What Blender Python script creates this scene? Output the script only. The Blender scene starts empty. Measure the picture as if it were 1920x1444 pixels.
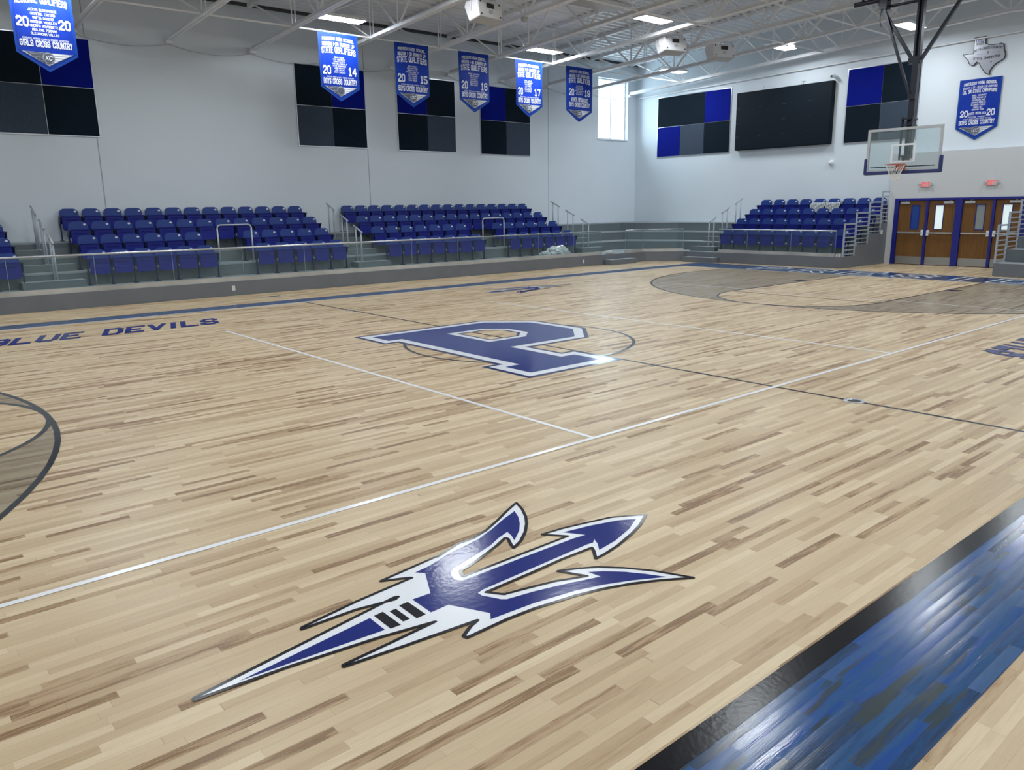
import bpy, bmesh, math, random
from mathutils import Vector, Matrix
random.seed(7)
S = bpy.context.scene
COL = S.collection

# ------------------------------------------------------------------ camera
CAM_LOC = Vector((-7.9646, -9.2689, 2.0658))
cr = Vector((0.7626941, -0.6465894, -0.0148284))
cu = Vector((0.1548478, 0.1602966, 0.9748472))
cf = Vector((0.6279489, 0.7458064, -0.2223803))
cam_data = bpy.data.cameras.new('camera')
cam_data.sensor_fit = 'HORIZONTAL'
cam_data.sensor_width = 36.0
cam_data.lens = 1458.38 / 1920 * 36.0
cam_data.clip_end = 200
cam = bpy.data.objects.new('camera', cam_data)
COL.objects.link(cam)
M = Matrix((cr, cu, -cf)).transposed().to_4x4()
M.translation = CAM_LOC
cam.matrix_world = M
S.camera = cam

# ------------------------------------------------------------------ view + world + daylight
S.view_settings.view_transform = 'Standard'
S.view_settings.look = 'None'
S.view_settings.gamma = 1.0
S.view_settings.use_curve_mapping = False
S.view_settings.exposure = 0.0
LAMP_POWER = 58.0          # emission strength of every ceiling fixture's diffuser
WORLD = bpy.data.worlds.new('world'); S.world = WORLD
WORLD.use_nodes = True
bg = WORLD.node_tree.nodes['Background']
bg.inputs[0].default_value = (0.80, 0.92, 1.0, 1)
bg.inputs[1].default_value = 1.6
# the daylight that falls in through the tall corner window
dl = bpy.data.lights.new('window_daylight', 'AREA'); dl.shape = 'RECTANGLE'
dl.size = 1.8; dl.size_y = 2.4; dl.energy = 130; dl.color = (0.72, 0.9, 1.0)
dlo = bpy.data.objects.new('window_daylight', dl); COL.objects.link(dlo)
dlo.location = (18.12, 15.35, 6.1); dlo.rotation_euler = (math.radians(-90), 0, 0)

# ------------------------------------------------------------------ materials
def srgb(r, g, b):
    f = lambda c: (c/255/12.92) if c/255 <= 0.04045 else ((c/255+0.055)/1.055)**2.4
    return (f(r), f(g), f(b), 1)
def mat(name, col, rough=0.5, metal=0.0, spec=0.5, noise=0.0, nscale=3.0, bump=0.0, bscale=60, coat=0.0, emit=None, estr=0, trans=0.0, sheen=0):
    m = bpy.data.materials.new(name); m.use_nodes = True
    nt = m.node_tree; b = nt.nodes['Principled BSDF']
    b.inputs['Base Color'].default_value = col
    b.inputs['Roughness'].default_value = rough
    b.inputs['Metallic'].default_value = metal
    b.inputs['Specular IOR Level'].default_value = spec
    b.inputs['Coat Weight'].default_value = coat
    b.inputs['Coat Roughness'].default_value = 0.1
    if trans: b.inputs['Transmission Weight'].default_value = trans
    if emit:
        b.inputs['Emission Color'].default_value = emit; b.inputs['Emission Strength'].default_value = estr
    if noise:
        tc = nt.nodes.new('ShaderNodeNewGeometry')
        n = nt.nodes.new('ShaderNodeTexNoise'); n.inputs['Scale'].default_value = nscale; n.inputs['Detail'].default_value = 5
        nt.links.new(tc.outputs['Position'], n.inputs['Vector'])
        mr = nt.nodes.new('ShaderNodeMapRange'); mr.inputs[1].default_value = 0.3; mr.inputs[2].default_value = 0.7
        mr.inputs[3].default_value = 1-noise; mr.inputs[4].default_value = 1+noise
        nt.links.new(n.outputs[0], mr.inputs[0])
        mx = nt.nodes.new('ShaderNodeVectorMath'); mx.operation = 'SCALE'; mx.inputs[0].default_value = col[:3]
        nt.links.new(mr.outputs[0], mx.inputs['Scale']); nt.links.new(mx.outputs[0], b.inputs['Base Color'])
    if bump:
        g = nt.nodes.new('ShaderNodeNewGeometry')
        n = nt.nodes.new('ShaderNodeTexNoise'); n.inputs['Scale'].default_value = bscale
        nt.links.new(g.outputs['Position'], n.inputs['Vector'])
        bp = nt.nodes.new('ShaderNodeBump'); bp.inputs['Strength'].default_value = bump; bp.inputs['Distance'].default_value = 0.01
        nt.links.new(n.outputs[0], bp.inputs['Height']); nt.links.new(bp.outputs[0], b.inputs['Normal'])
    return m

def N(nt, t, **kw):
    n = nt.nodes.new(t)
    for k, v in kw.items(): setattr(n, k, v)
    return n
def mth(nt, op, a, b=None, c=None):
    n = nt.nodes.new('ShaderNodeMath'); n.operation = op
    for i, v in enumerate((a, b, c)):
        if v is None: continue
        if isinstance(v, (int, float)): n.inputs[i].default_value = v
        else: nt.links.new(v, n.inputs[i])
    return n.outputs[0]
def plank_mat(name, stops, rough=0.3, coat=0.25, W=0.0572, grain=0.12, blotch=None, coat_rough=0.12, seam=0.35, wave=0.0):
    """maple strip flooring running along x; every strip gets its own tone, length and grain"""
    m = bpy.data.materials.new(name); m.use_nodes = True
    nt = m.node_tree; b = nt.nodes['Principled BSDF']; L = nt.links
    g = N(nt, 'ShaderNodeNewGeometry'); sp = N(nt, 'ShaderNodeSeparateXYZ'); L.new(g.outputs['Position'], sp.inputs[0])
    X, Y = sp.outputs[0], sp.outputs[1]
    yr = mth(nt, 'DIVIDE', Y, W); row = mth(nt, 'FLOOR', yr); fy = mth(nt, 'FRACT', yr)
    w1 = N(nt, 'ShaderNodeTexWhiteNoise', noise_dimensions='1D'); L.new(row, w1.inputs['W'])
    sc = N(nt, 'ShaderNodeSeparateColor'); L.new(w1.outputs['Color'], sc.inputs[0])
    off = mth(nt, 'MULTIPLY', sc.outputs[0], 37.0)
    ln = mth(nt, 'MULTIPLY_ADD', sc.outputs[1], 0.55, 0.48)
    nx = N(nt, 'ShaderNodeTexNoise', noise_dimensions='2D'); nx.inputs['Scale'].default_value = 1.0; nx.inputs['Detail'].default_value = 0
    cb = N(nt, 'ShaderNodeCombineXYZ'); L.new(mth(nt, 'MULTIPLY', X, 0.9), cb.inputs[0]); L.new(mth(nt, 'MULTIPLY', row, 3.7), cb.inputs[1])
    L.new(cb.outputs[0], nx.inputs['Vector'])
    xo = mth(nt, 'ADD', mth(nt, 'ADD', X, off), mth(nt, 'MULTIPLY', nx.outputs[0], 0.9))
    xr = mth(nt, 'DIVIDE', xo, ln); idx = mth(nt, 'FLOOR', xr); fx = mth(nt, 'FRACT', xr)
    c2 = N(nt, 'ShaderNodeCombineXYZ'); L.new(row, c2.inputs[0]); L.new(idx, c2.inputs[1])
    w2 = N(nt, 'ShaderNodeTexWhiteNoise', noise_dimensions='2D'); L.new(c2.outputs[0], w2.inputs['Vector'])
    s2 = N(nt, 'ShaderNodeSeparateColor'); L.new(w2.outputs['Color'], s2.inputs[0])
    # grain and heart streaks
    gv = N(nt, 'ShaderNodeCombineXYZ'); L.new(mth(nt, 'MULTIPLY', X, 2.6), gv.inputs[0]); L.new(mth(nt, 'MULTIPLY', Y, 34.0), gv.inputs[1])
    L.new(mth(nt, 'MULTIPLY', s2.outputs[1], 40.0), gv.inputs[2])
    gn = N(nt, 'ShaderNodeTexNoise'); gn.inputs['Scale'].default_value = 1.0; gn.inputs['Detail'].default_value = 6; gn.inputs['Distortion'].default_value = 0.8
    L.new(gv.outputs[0], gn.inputs['Vector'])
    gv2 = N(nt, 'ShaderNodeCombineXYZ'); L.new(mth(nt, 'MULTIPLY', X, 12.0), gv2.inputs[0]); L.new(mth(nt, 'MULTIPLY', Y, 220.0), gv2.inputs[1]); L.new(s2.outputs[1], gv2.inputs[2])
    gf = N(nt, 'ShaderNodeTexNoise'); gf.inputs['Scale'].default_value = 1.0; gf.inputs['Detail'].default_value = 3; L.new(gv2.outputs[0], gf.inputs['Vector'])
    tone = mth(nt, 'ADD', s2.outputs[0], mth(nt, 'MULTIPLY', mth(nt, 'SUBTRACT', gn.outputs[0], 0.5), grain*3.2))
    tone = mth(nt, 'ADD', tone, mth(nt, 'MULTIPLY', mth(nt, 'SUBTRACT', gf.outputs[0], 0.5), grain*1.7))
    rp = N(nt, 'ShaderNodeValToRGB'); cr_ = rp.color_ramp
    while len(cr_.elements) < len(stops): cr_.elements.new(0.5)
    for e, (p_, c_) in zip(cr_.elements, stops): e.position = p_; e.color = c_
    L.new(tone, rp.inputs[0])
    col = rp.outputs[0]
    # seams
    ey = mth(nt, 'LESS_THAN', fy, 0.022); ex = mth(nt, 'LESS_THAN', fx, 0.003)
    edge = mth(nt, 'MULTIPLY', mth(nt, 'MAXIMUM', ey, ex), seam)
    mx = N(nt, 'ShaderNodeMix', data_type='RGBA'); L.new(edge, mx.inputs[0]); L.new(col, mx.inputs[6]); mx.inputs[7].default_value = (0.10, 0.065, 0.04, 1)
    col = mx.outputs[2]
    if blotch:
        bn = N(nt, 'ShaderNodeTexNoise'); bn.inputs['Scale'].default_value = 1.0; bn.inputs['Detail'].default_value = 4
        bv = N(nt, 'ShaderNodeCombineXYZ'); L.new(mth(nt, 'MULTIPLY', X, 1.5), bv.inputs[0]); L.new(mth(nt, 'MULTIPLY', Y, 13.0), bv.inputs[1]); L.new(mth(nt, 'MULTIPLY', s2.outputs[2], 3.0), bv.inputs[2])
        L.new(bv.outputs[0], bn.inputs['Vector'])
        mr = N(nt, 'ShaderNodeMapRange'); mr.inputs[1].default_value = blotch[1]; mr.inputs[2].default_value = blotch[2]; mr.inputs[4].default_value = 0.85
        L.new(bn.outputs[0], mr.inputs[0])
        m3 = N(nt, 'ShaderNodeMix', data_type='RGBA'); L.new(mr.outputs[0], m3.inputs[0]); L.new(col, m3.inputs[6]); m3.inputs[7].default_value = blotch[0]
        col = m3.outputs[2]
    L.new(col, b.inputs['Base Color'])
    rn = mth(nt, 'MULTIPLY_ADD', s2.outputs[2], 0.10, rough-0.05)
    L.new(rn, b.inputs['Roughness'])
    b.inputs['Coat Weight'].default_value = coat; b.inputs['Coat Roughness'].default_value = coat_rough
    # slight cupping and drum marks across the strips
    bp = N(nt, 'ShaderNodeBump'); bp.inputs['Strength'].default_value = 0.10; bp.inputs['Distance'].default_value = 0.002
    if wave: bp.inputs['Strength'].default_value = 0.10+0.22*wave
    cup = mth(nt, 'ADD', mth(nt, 'MULTIPLY', mth(nt, 'SINE', mth(nt, 'MULTIPLY', fy, math.pi)), 0.6), mth(nt, 'MULTIPLY', gf.outputs[0], 0.5))
    L.new(cup, bp.inputs['Height']); L.new(bp.outputs[0], b.inputs['Normal']); L.new(bp.outputs[0], b.inputs['Coat Normal'])
    return m
def glass_mat(name, tint=(0.85, 0.95, 0.95, 1), refl=0.12, rough=0.02, opacity=0.10):
    m = bpy.data.materials.new(name); m.use_nodes = True
    nt = m.node_tree; nt.nodes.clear(); L = nt.links
    o = N(nt, 'ShaderNodeOutputMaterial'); t = N(nt, 'ShaderNodeBsdfTransparent'); t.inputs[0].default_value = tint
    gl = N(nt, 'ShaderNodeBsdfGlossy'); gl.inputs['Roughness'].default_value = rough
    df = N(nt, 'ShaderNodeBsdfDiffuse'); df.inputs[0].default_value = (0.5, 0.6, 0.62, 1)
    lw = N(nt, 'ShaderNodeLayerWeight'); lw.inputs[0].default_value = refl
    m1 = N(nt, 'ShaderNodeMixShader'); L.new(lw.outputs['Fresnel'], m1.inputs[0]); L.new(t.outputs[0], m1.inputs[1]); L.new(gl.outputs[0], m1.inputs[2])
    m2 = N(nt, 'ShaderNodeMixShader'); m2.inputs[0].default_value = opacity; L.new(m1.outputs[0], m2.inputs[1]); L.new(df.outputs[0], m2.inputs[2])
    L.new(m2.outputs[0], o.inputs[0])
    return m

WOOD = [(0.0, (0.23, 0.128, 0.052, 1)), (0.05, (0.36, 0.228, 0.115, 1)), (0.14, (0.46, 0.322, 0.182, 1)), (0.45, (0.555, 0.415, 0.250, 1)), (0.82, (0.625, 0.485, 0.305, 1)), (1.0, (0.70, 0.565, 0.375, 1))]
def scaled(st, k): return [(p_, (c[0]*k[0], c[1]*k[1], c[2]*k[2], 1)) for p_, c in st]
M_WOOD = plank_mat('maple_floor', WOOD, rough=0.42, coat=0.06, grain=0.17, coat_rough=0.25)
M_STAIN = plank_mat('stained_maple', scaled(WOOD, (0.50, 0.515, 0.52)), rough=0.36, coat=0.12, coat_rough=0.2)
BLUEW = [(0.0, (0.010, 0.038, 0.095, 1)), (0.12, (0.010, 0.052, 0.155, 1)), (0.4, (0.014, 0.076, 0.215, 1)), (0.7, (0.022, 0.096, 0.245, 1)), (1.0, (0.010, 0.070, 0.29, 1))]
M_BLUEBAND = plank_mat('blue_stained_maple', BLUEW, rough=0.17, coat=0.0, grain=0.34, blotch=((0.033, 0.052, 0.055, 1), 0.58, 0.64), coat_rough=0.08, seam=0.4, wave=0.9)
M_LINEBLK = mat('black_floor_paint', (0.006, 0.007, 0.011, 1), 0.2, spec=0.2, bump=0.05, bscale=40)
M_LINEGRY = mat('dark_grey_floor_paint', srgb(46, 48, 54), 0.15, spec=0.35)
M_LINEWHT = mat('white_floor_paint', srgb(238, 240, 244), 0.3, coat=0.2)
M_EMBBLUE = mat('royal_blue_floor_paint', (0.008, 0.022, 0.20, 1), 0.14, spec=0.32, bump=0.06, bscale=25)
M_EMBNAVY = mat('navy_floor_paint', (0.014, 0.024, 0.12, 1), 0.15, spec=0.3)
M_EMBBLK = mat('black_emblem_paint', (0.014, 0.015, 0.022, 1), 0.14, spec=0.3)
M_EMBWHT = mat('white_emblem_paint', srgb(236, 240, 248), 0.22, coat=0.1)
M_WALL = mat('white_wall_paint', (0.69, 0.755, 0.81, 1), 0.6, spec=0.3, noise=0.015, nscale=0.7, bump=0.02, bscale=30)
M_WALL2 = mat('pale_grey_wall_paint', (0.60, 0.62, 0.64, 1), 0.5, noise=0.015, nscale=0.7)
M_SEAM = mat('wall_joint', (0.36, 0.39, 0.42, 1), 0.8)
M_CURB = mat('slate_grey_paint', (0.150, 0.163, 0.185, 1), 0.45, noise=0.06, nscale=2)
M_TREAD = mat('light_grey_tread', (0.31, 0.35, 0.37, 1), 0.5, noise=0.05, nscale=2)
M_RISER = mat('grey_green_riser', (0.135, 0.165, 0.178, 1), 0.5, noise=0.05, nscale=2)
M_SEAT = mat('royal_blue_plastic', (0.012, 0.044, 0.235, 1), 0.42, spec=0.35)
M_PAN = mat('deep_blue_plastic', (0.004, 0.012, 0.22, 1), 0.42, spec=0.3)
M_SEATMETAL = mat('blue_black_steel', (0.012, 0.022, 0.085, 1), 0.45, metal=0.2)
M_PLATE = mat('silver_number_plate', (0.74, 0.77, 0.84, 1), 0.35)
M_ALU = mat('brushed_aluminium', (0.62, 0.64, 0.68, 1), 0.3, metal=0.85)
M_SHOE = mat('aluminium_base_shoe', (0.50, 0.49, 0.46, 1), 0.4, metal=0.35, noise=0.22, nscale=1.3)
M_RAILPAINT = mat('grey_painted_rail', (0.43, 0.47, 0.52, 1), 0.4, metal=0.2)
M_GLASS = glass_mat('guard_glass', (0.93, 0.965, 0.965, 1), 0.10, 0.02, 0.035)
M_GLEDGE = mat('glass_edge', (0.26, 0.34, 0.38, 1), 0.2)
M_BBGLASS = glass_mat('backboard_glass', (0.88, 0.92, 0.925, 1), 0.12, 0.03, 0.12)
M_WINGLASS = glass_mat('window_glass', (0.97, 0.99, 1.0, 1), 0.08, 0.02, 0.0)
M_TRUSS = mat('white_painted_steel', (0.80, 0.81, 0.83, 1), 0.5, noise=0.03, nscale=2)
M_DECK = mat('grey_roof_deck', (0.74, 0.77, 0.80, 1), 0.5, noise=0.06, nscale=0.8)
M_DARK = mat('dark_shadow_gap', (0.05, 0.055, 0.06, 1), 0.8)
M_WINFRAME = mat('white_window_frame', (0.78, 0.84, 0.88, 1), 0.4)
M_LAMPBODY = mat('white_lamp_housing', (0.7, 0.72, 0.74, 1), 0.4)
M_LED = mat('lit_led_diffuser', (1, 1, 1, 1), 0.5, emit=(0.90, 0.96, 1.0, 1), estr=LAMP_POWER)
M_FABDARK = mat('charcoal_panel_fabric', (0.006, 0.013, 0.022, 1), 0.9, spec=0.12, noise=0.15, nscale=30)
M_FABGREY = mat('grey_panel_fabric', (0.050, 0.068, 0.098, 1), 0.9, spec=0.12, noise=0.1, nscale=30)
M_FABBLUE = mat('royal_panel_fabric', (0.002, 0.008, 0.20, 1), 0.9, spec=0.12, noise=0.1, nscale=30)
M_SCREEN = mat('black_led_screen', (0.004, 0.009, 0.016, 1), 0.6, spec=0.15)
M_SCRMARK = mat('screen_seam_mark', (0.04, 0.05, 0.06, 1), 0.5)
M_BLKMETAL = mat('black_powdercoat', (0.018, 0.021, 0.032, 1), 0.35, metal=0.3)
M_BANNER = mat('royal_banner_fabric', (0.004, 0.034, 0.34, 1), 0.5, spec=0.2, noise=0.1, nscale=5)
M_BANNERB = mat('blue_banner_border', (0.007, 0.052, 0.32, 1), 0.5, spec=0.2)
M_BWHITE = mat('banner_white_print', (0.72, 0.76, 0.84, 1), 0.5)
M_BSILVER = mat('banner_silver_print', (0.42, 0.45, 0.50, 1), 0.4)
M_BGREY = mat('banner_dark_print', (0.07, 0.085, 0.12, 1), 0.5)
M_DOORWOOD = None
M_FRAMEBLUE = mat('royal_blue_door_frame', (0.008, 0.014, 0.22, 1), 0.35)
M_KICK = mat('steel_kick_plate', (0.36, 0.37, 0.37, 1), 0.32, metal=0.7)
M_RED = mat('red_exit_lettering', (0.85, 0.03, 0.04, 1), 0.5, emit=(1, 0.05, 0.06, 1), estr=0.6)
M_SIGN = mat('exit_sign_face', (0.62, 0.55, 0.56, 1), 0.4)
M_SIGNGREY = mat('grey_sign_housing', (0.42, 0.45, 0.47, 1), 0.4)
M_ORANGE = mat('orange_red_rim', (0.42, 0.06, 0.04, 1), 0.4)
M_NET = mat('white_net_cord', (0.75, 0.74, 0.70, 1), 0.8)
M_PAD = mat('blue_edge_padding', (0.022, 0.035, 0.15, 1), 0.5)
M_BBFRAME = mat('silver_backboard_frame', (0.48, 0.50, 0.52, 1), 0.4, metal=0.3)
M_BBWHITE = mat('white_target_paint', (0.75, 0.78, 0.82, 1), 0.5)
M_SPK = mat('white_speaker_cabinet', (0.66, 0.66, 0.68, 1), 0.45)
M_SPKGR = mat('pale_speaker_grille', (0.50, 0.50, 0.51, 1), 0.6, bump=0.1, bscale=150)
M_BLACK = mat('black_rubber', (0.01, 0.01, 0.012, 1), 0.5)
M_BEIGE = mat('beige_sheet_metal', (0.40, 0.39, 0.37, 1), 0.5)
M_PLASTIC = mat('crumpled_clear_plastic', (0.55, 0.59, 0.60, 1), 0.22, coat=0.4)
M_BOXW = mat('white_cardboard', (0.62, 0.66, 0.66, 1), 0.6)
M_OUTLET = mat('white_outlet_plastic', (0.75, 0.77, 0.78, 1), 0.4)
M_PLAQUE = mat('silver_plaque', (0.36, 0.37, 0.42, 1), 0.32, metal=0.4)
M_PLAQUEBLK = mat('black_plaque_trim', (0.012, 0.014, 0.025, 1), 0.4)
M_PLAQUEBLUE = mat('navy_plaque_print', (0.03, 0.04, 0.2, 1), 0.4)
M_DGLASSBLUE = mat('blue_poster_behind_glass', (0.010, 0.055, 0.30, 1), 0.2, coat=0.5)
M_DGLASSLIT = mat('frosted_door_light', (0.8, 0.9, 0.92, 1), 0.3, emit=(0.75, 0.92, 0.95, 1), estr=0.45)
M_DGLASSGREY = mat('grey_door_light', (0.26, 0.30, 0.30, 1), 0.25, coat=0.4)

def wood_door():
    m = bpy.data.materials.new('oak_door_veneer'); m.use_nodes = True
    nt = m.node_tree; b = nt.nodes['Principled BSDF']; L = nt.links
    g = N(nt, 'ShaderNodeNewGeometry'); mp = N(nt, 'ShaderNodeMapping'); mp.inputs['Scale'].default_value = (20, 20, 1.2)
    L.new(g.outputs['Position'], mp.inputs[0])
    n = N(nt, 'ShaderNodeTexNoise'); n.inputs['Scale'].default_value = 1.5; n.inputs['Detail'].default_value = 5; L.new(mp.outputs[0], n.inputs['Vector'])
    r = N(nt, 'ShaderNodeValToRGB'); r.color_ramp.elements[0].color = (0.14, 0.064, 0.016, 1); r.color_ramp.elements[1].color = (0.19, 0.092, 0.026, 1)
    r.color_ramp.elements[0].position = 0.3; r.color_ramp.elements[1].position = 0.7
    L.new(n.outputs[0], r.inputs[0]); L.new(r.outputs[0], b.inputs['Base Color']); b.inputs['Roughness'].default_value = 0.5; b.inputs['Specular IOR Level'].default_value = 0.3
    return m
M_DOORWOOD = wood_door()

# ------------------------------------------------------------------ mesh helpers
class MB:
    """collects shapes and links them as ONE mesh object"""
    def __init__(s): s.v = []; s.f = []; s.mi = []; s.mats = []
    def _m(s, m):
        if m is None: return 0
        if m not in s.mats: s.mats.append(m)
        return s.mats.index(m)
    def face(s, pts, m=None):
        i = len(s.v); s.v += [tuple(p_) for p_ in pts]; s.f.append(tuple(range(i, i+len(pts)))); s.mi.append(s._m(m))
    def box(s, x0, x1, y0, y1, z0, z1, m=None, top=None):
        i = len(s.v)
        s.v += [(x0,y0,z0),(x1,y0,z0),(x1,y1,z0),(x0,y1,z0),(x0,y0,z1),(x1,y0,z1),(x1,y1,z1),(x0,y1,z1)]
        for k, q in enumerate([(0,3,2,1),(4,5,6,7),(0,1,5,4),(1,2,6,5),(2,3,7,6),(3,0,4,7)]):
            s.f.append(tuple(i+a for a in q)); s.mi.append(s._m(top if (top and k == 1) else m))
    def bar(s, a, b, r, n=6, m=None, up=None, w=None, h=None):
        """tube (n>4) or rectangular bar w x h between two points"""
        a = Vector(a); b = Vector(b); d = (b-a).normalized()
        ref = Vector(up) if up else (Vector((0,0,1)) if abs(d.z) < 0.95 else Vector((1,0,0)))
        u = d.cross(ref).normalized(); v = u.cross(d).normalized()
        if w is not None:
            ring = [(w/2*sx, h/2*sy) for sx, sy in ((-1,-1),(1,-1),(1,1),(-1,1))]
        else:
            ring = [(r*math.cos(2*math.pi*(k+.5)/n), r*math.sin(2*math.pi*(k+.5)/n)) for k in range(n)]
        n = len(ring); i = len(s.v)
        for p_ in (a, b):
            for cx, cy in ring: s.v.append(tuple(p_+u*cx+v*cy))
        mi = s._m(m)
        for k in range(n): s.f.append((i+k, i+(k+1) % n, i+n+(k+1) % n, i+n+k)); s.mi.append(mi)
        s.f.append(tuple(i+k for k in range(n))[::-1]); s.mi.append(mi)
        s.f.append(tuple(i+n+k for k in range(n))); s.mi.append(mi)
    def path(s, pts, r, n=6, m=None):
        for a, b in zip(pts[:-1], pts[1:]): s.bar(a, b, r, n, m)
    def prism(s, poly, fn0, fn1, m=None, side=None):
        """poly of 2D points, extruded between two mapping functions"""
        i = len(s.v); n = len(poly)
        s.v += [tuple(fn0(*p_)) for p_ in poly] + [tuple(fn1(*p_)) for p_ in poly]
        s.f.append(tuple(range(i, i+n))[::-1]); s.mi.append(s._m(m))
        s.f.append(tuple(range(i+n, i+2*n))); s.mi.append(s._m(m))
        for k in range(n):
            s.f.append((i+k, i+(k+1) % n, i+n+(k+1) % n, i+n+k)); s.mi.append(s._m(side or m))
    def lathe(s, prof, c, n=16, m=None, axis='z'):
        i = len(s.v); mi = s._m(m)
        for r, h in prof:
            for k in range(n):
                a = 2*math.pi*k/n; x, y = r*math.cos(a), r*math.sin(a)
                s.v.append((c[0]+x, c[1]+y, c[2]+h) if axis == 'z' else (c[0]+h, c[1]+x, c[2]+y))
        for j in range(len(prof)-1):
            for k in range(n):
                s.f.append((i+j*n+k, i+j*n+(k+1) % n, i+(j+1)*n+(k+1) % n, i+(j+1)*n+k)); s.mi.append(mi)
    def mesh(s, name, m=None, smooth=False, bevel=0):
        me = bpy.data.meshes.new(name); me.from_pydata(s.v, [], s.f)
        ms = s.mats if s.mats else [m]
        if s.mats and m is not None and m not in s.mats: pass
        for k in ms: me.materials.append(k)
        if s.mats:
            for p_, k in zip(me.polygons, s.mi): p_.material_index = k
        bm = bmesh.new(); bm.from_mesh(me)
        bmesh.ops.recalc_face_normals(bm, faces=bm.faces[:])
        if bevel:
            bmesh.ops.remove_doubles(bm, verts=bm.verts[:], dist=1e-5)
            bmesh.ops.bevel(bm, geom=[e for e in bm.edges if len(e.link_faces) == 2 and e.calc_face_angle() > 0.6], offset=bevel, segments=2, affect='EDGES', clamp_overlap=True)
        if smooth:
            for f in bm.faces: f.smooth = True
        bm.to_mesh(me); bm.free()
        return me
    def build(s, name, m=None, parent=None, smooth=False, bevel=0):
        o = bpy.data.objects.new(name, s.mesh(name, m, smooth, bevel)); COL.objects.link(o)
        if parent: o.parent = parent
        return o
def tag(o, label=None, cat=None, group=None, kind=None):
    if label: o['label'] = label
    if cat: o['category'] = cat
    if group: o['group'] = group
    if kind: o['kind'] = kind
    return o
def empty(name, loc=(0,0,0), rz=0, label=None, cat=None, group=None):
    o = bpy.data.objects.new(name, None); COL.objects.link(o); o.location = loc; o.rotation_euler = (0, 0, rz); o.empty_display_size = 0.1
    return tag(o, label, cat, group)
def struct(o, label=None): return tag(o, label, None, None, 'structure')
def inst(name, me, parent=None, loc=(0,0,0)):
    o = bpy.data.objects.new(name, me); COL.objects.link(o); o.location = loc
    if parent: o.parent = parent
    return o
def copy_tree(o, parent=None):
    c = o.copy(); COL.objects.link(c)
    if parent: c.parent = parent
    for ch in list(o.children): copy_tree(ch, c)
    return c
def offset_poly(P, d):
    """mitred offset, positive d goes inside a clockwise polygon"""
    n = len(P); out = []
    for i in range(n):
        p0, p1, p2 = Vector(P[i-1]), Vector(P[i]), Vector(P[(i+1) % n])
        a = (p1-p0).normalized(); b = (p2-p1).normalized()
        na = Vector((a.y, -a.x)); nb = Vector((b.y, -b.x)); t = (na+nb); t = t/max(0.25, t.length_squared/2)
        out.append((p1.x+t.x*d, p1.y+t.y*d))
    return out
def flat_poly(name, loops, z, m, parent):
    """filled flat shape from closed loops (holes allowed)"""
    bm = bmesh.new(); es = []
    for lp in loops:
        vs = [bm.verts.new((x, y, z)) for x, y in lp]
        es += [bm.edges.new((vs[i], vs[(i+1) % len(vs)])) for i in range(len(vs))]
    bmesh.ops.triangle_fill(bm, use_beauty=True, use_dissolve=False, edges=es, normal=(0, 0, 1))
    me = bpy.data.meshes.new(name); bmesh.ops.recalc_face_normals(bm, faces=bm.faces[:])
    for f in bm.faces:
        if f.normal.z < 0: f.normal_flip()
    bm.to_mesh(me); bm.free(); me.materials.append(m)
    o = bpy.data.objects.new(name, me); COL.objects.link(o)
    if parent: o.parent = parent
    return o
def ribbon(mb, pts, w, z, closed=True, m=None):
    """flat painted stroke along a polyline, one flat strip with round joints"""
    n = len(pts); seg = range(n if closed else n-1)
    for i in seg:
        zz = z; z = zz + (i % 2)*0.0003
        a = Vector(pts[i]); b = Vector(pts[(i+1) % n]); d = (b-a)
        if d.length < 1e-6: continue
        d.normalize(); q = Vector((-d.y, d.x))*w/2
        mb.face([(a.x-q.x, a.y-q.y, z), (b.x-q.x, b.y-q.y, z), (b.x+q.x, b.y+q.y, z), (a.x+q.x, a.y+q.y, z)], m)
        z = zz
    z -= 0.0003
    for p_ in pts:
        mb.face([(p_[0]+w/2*math.cos(k*math.pi/3), p_[1]+w/2*math.sin(k*math.pi/3), z) for k in range(6)], m)

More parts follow.
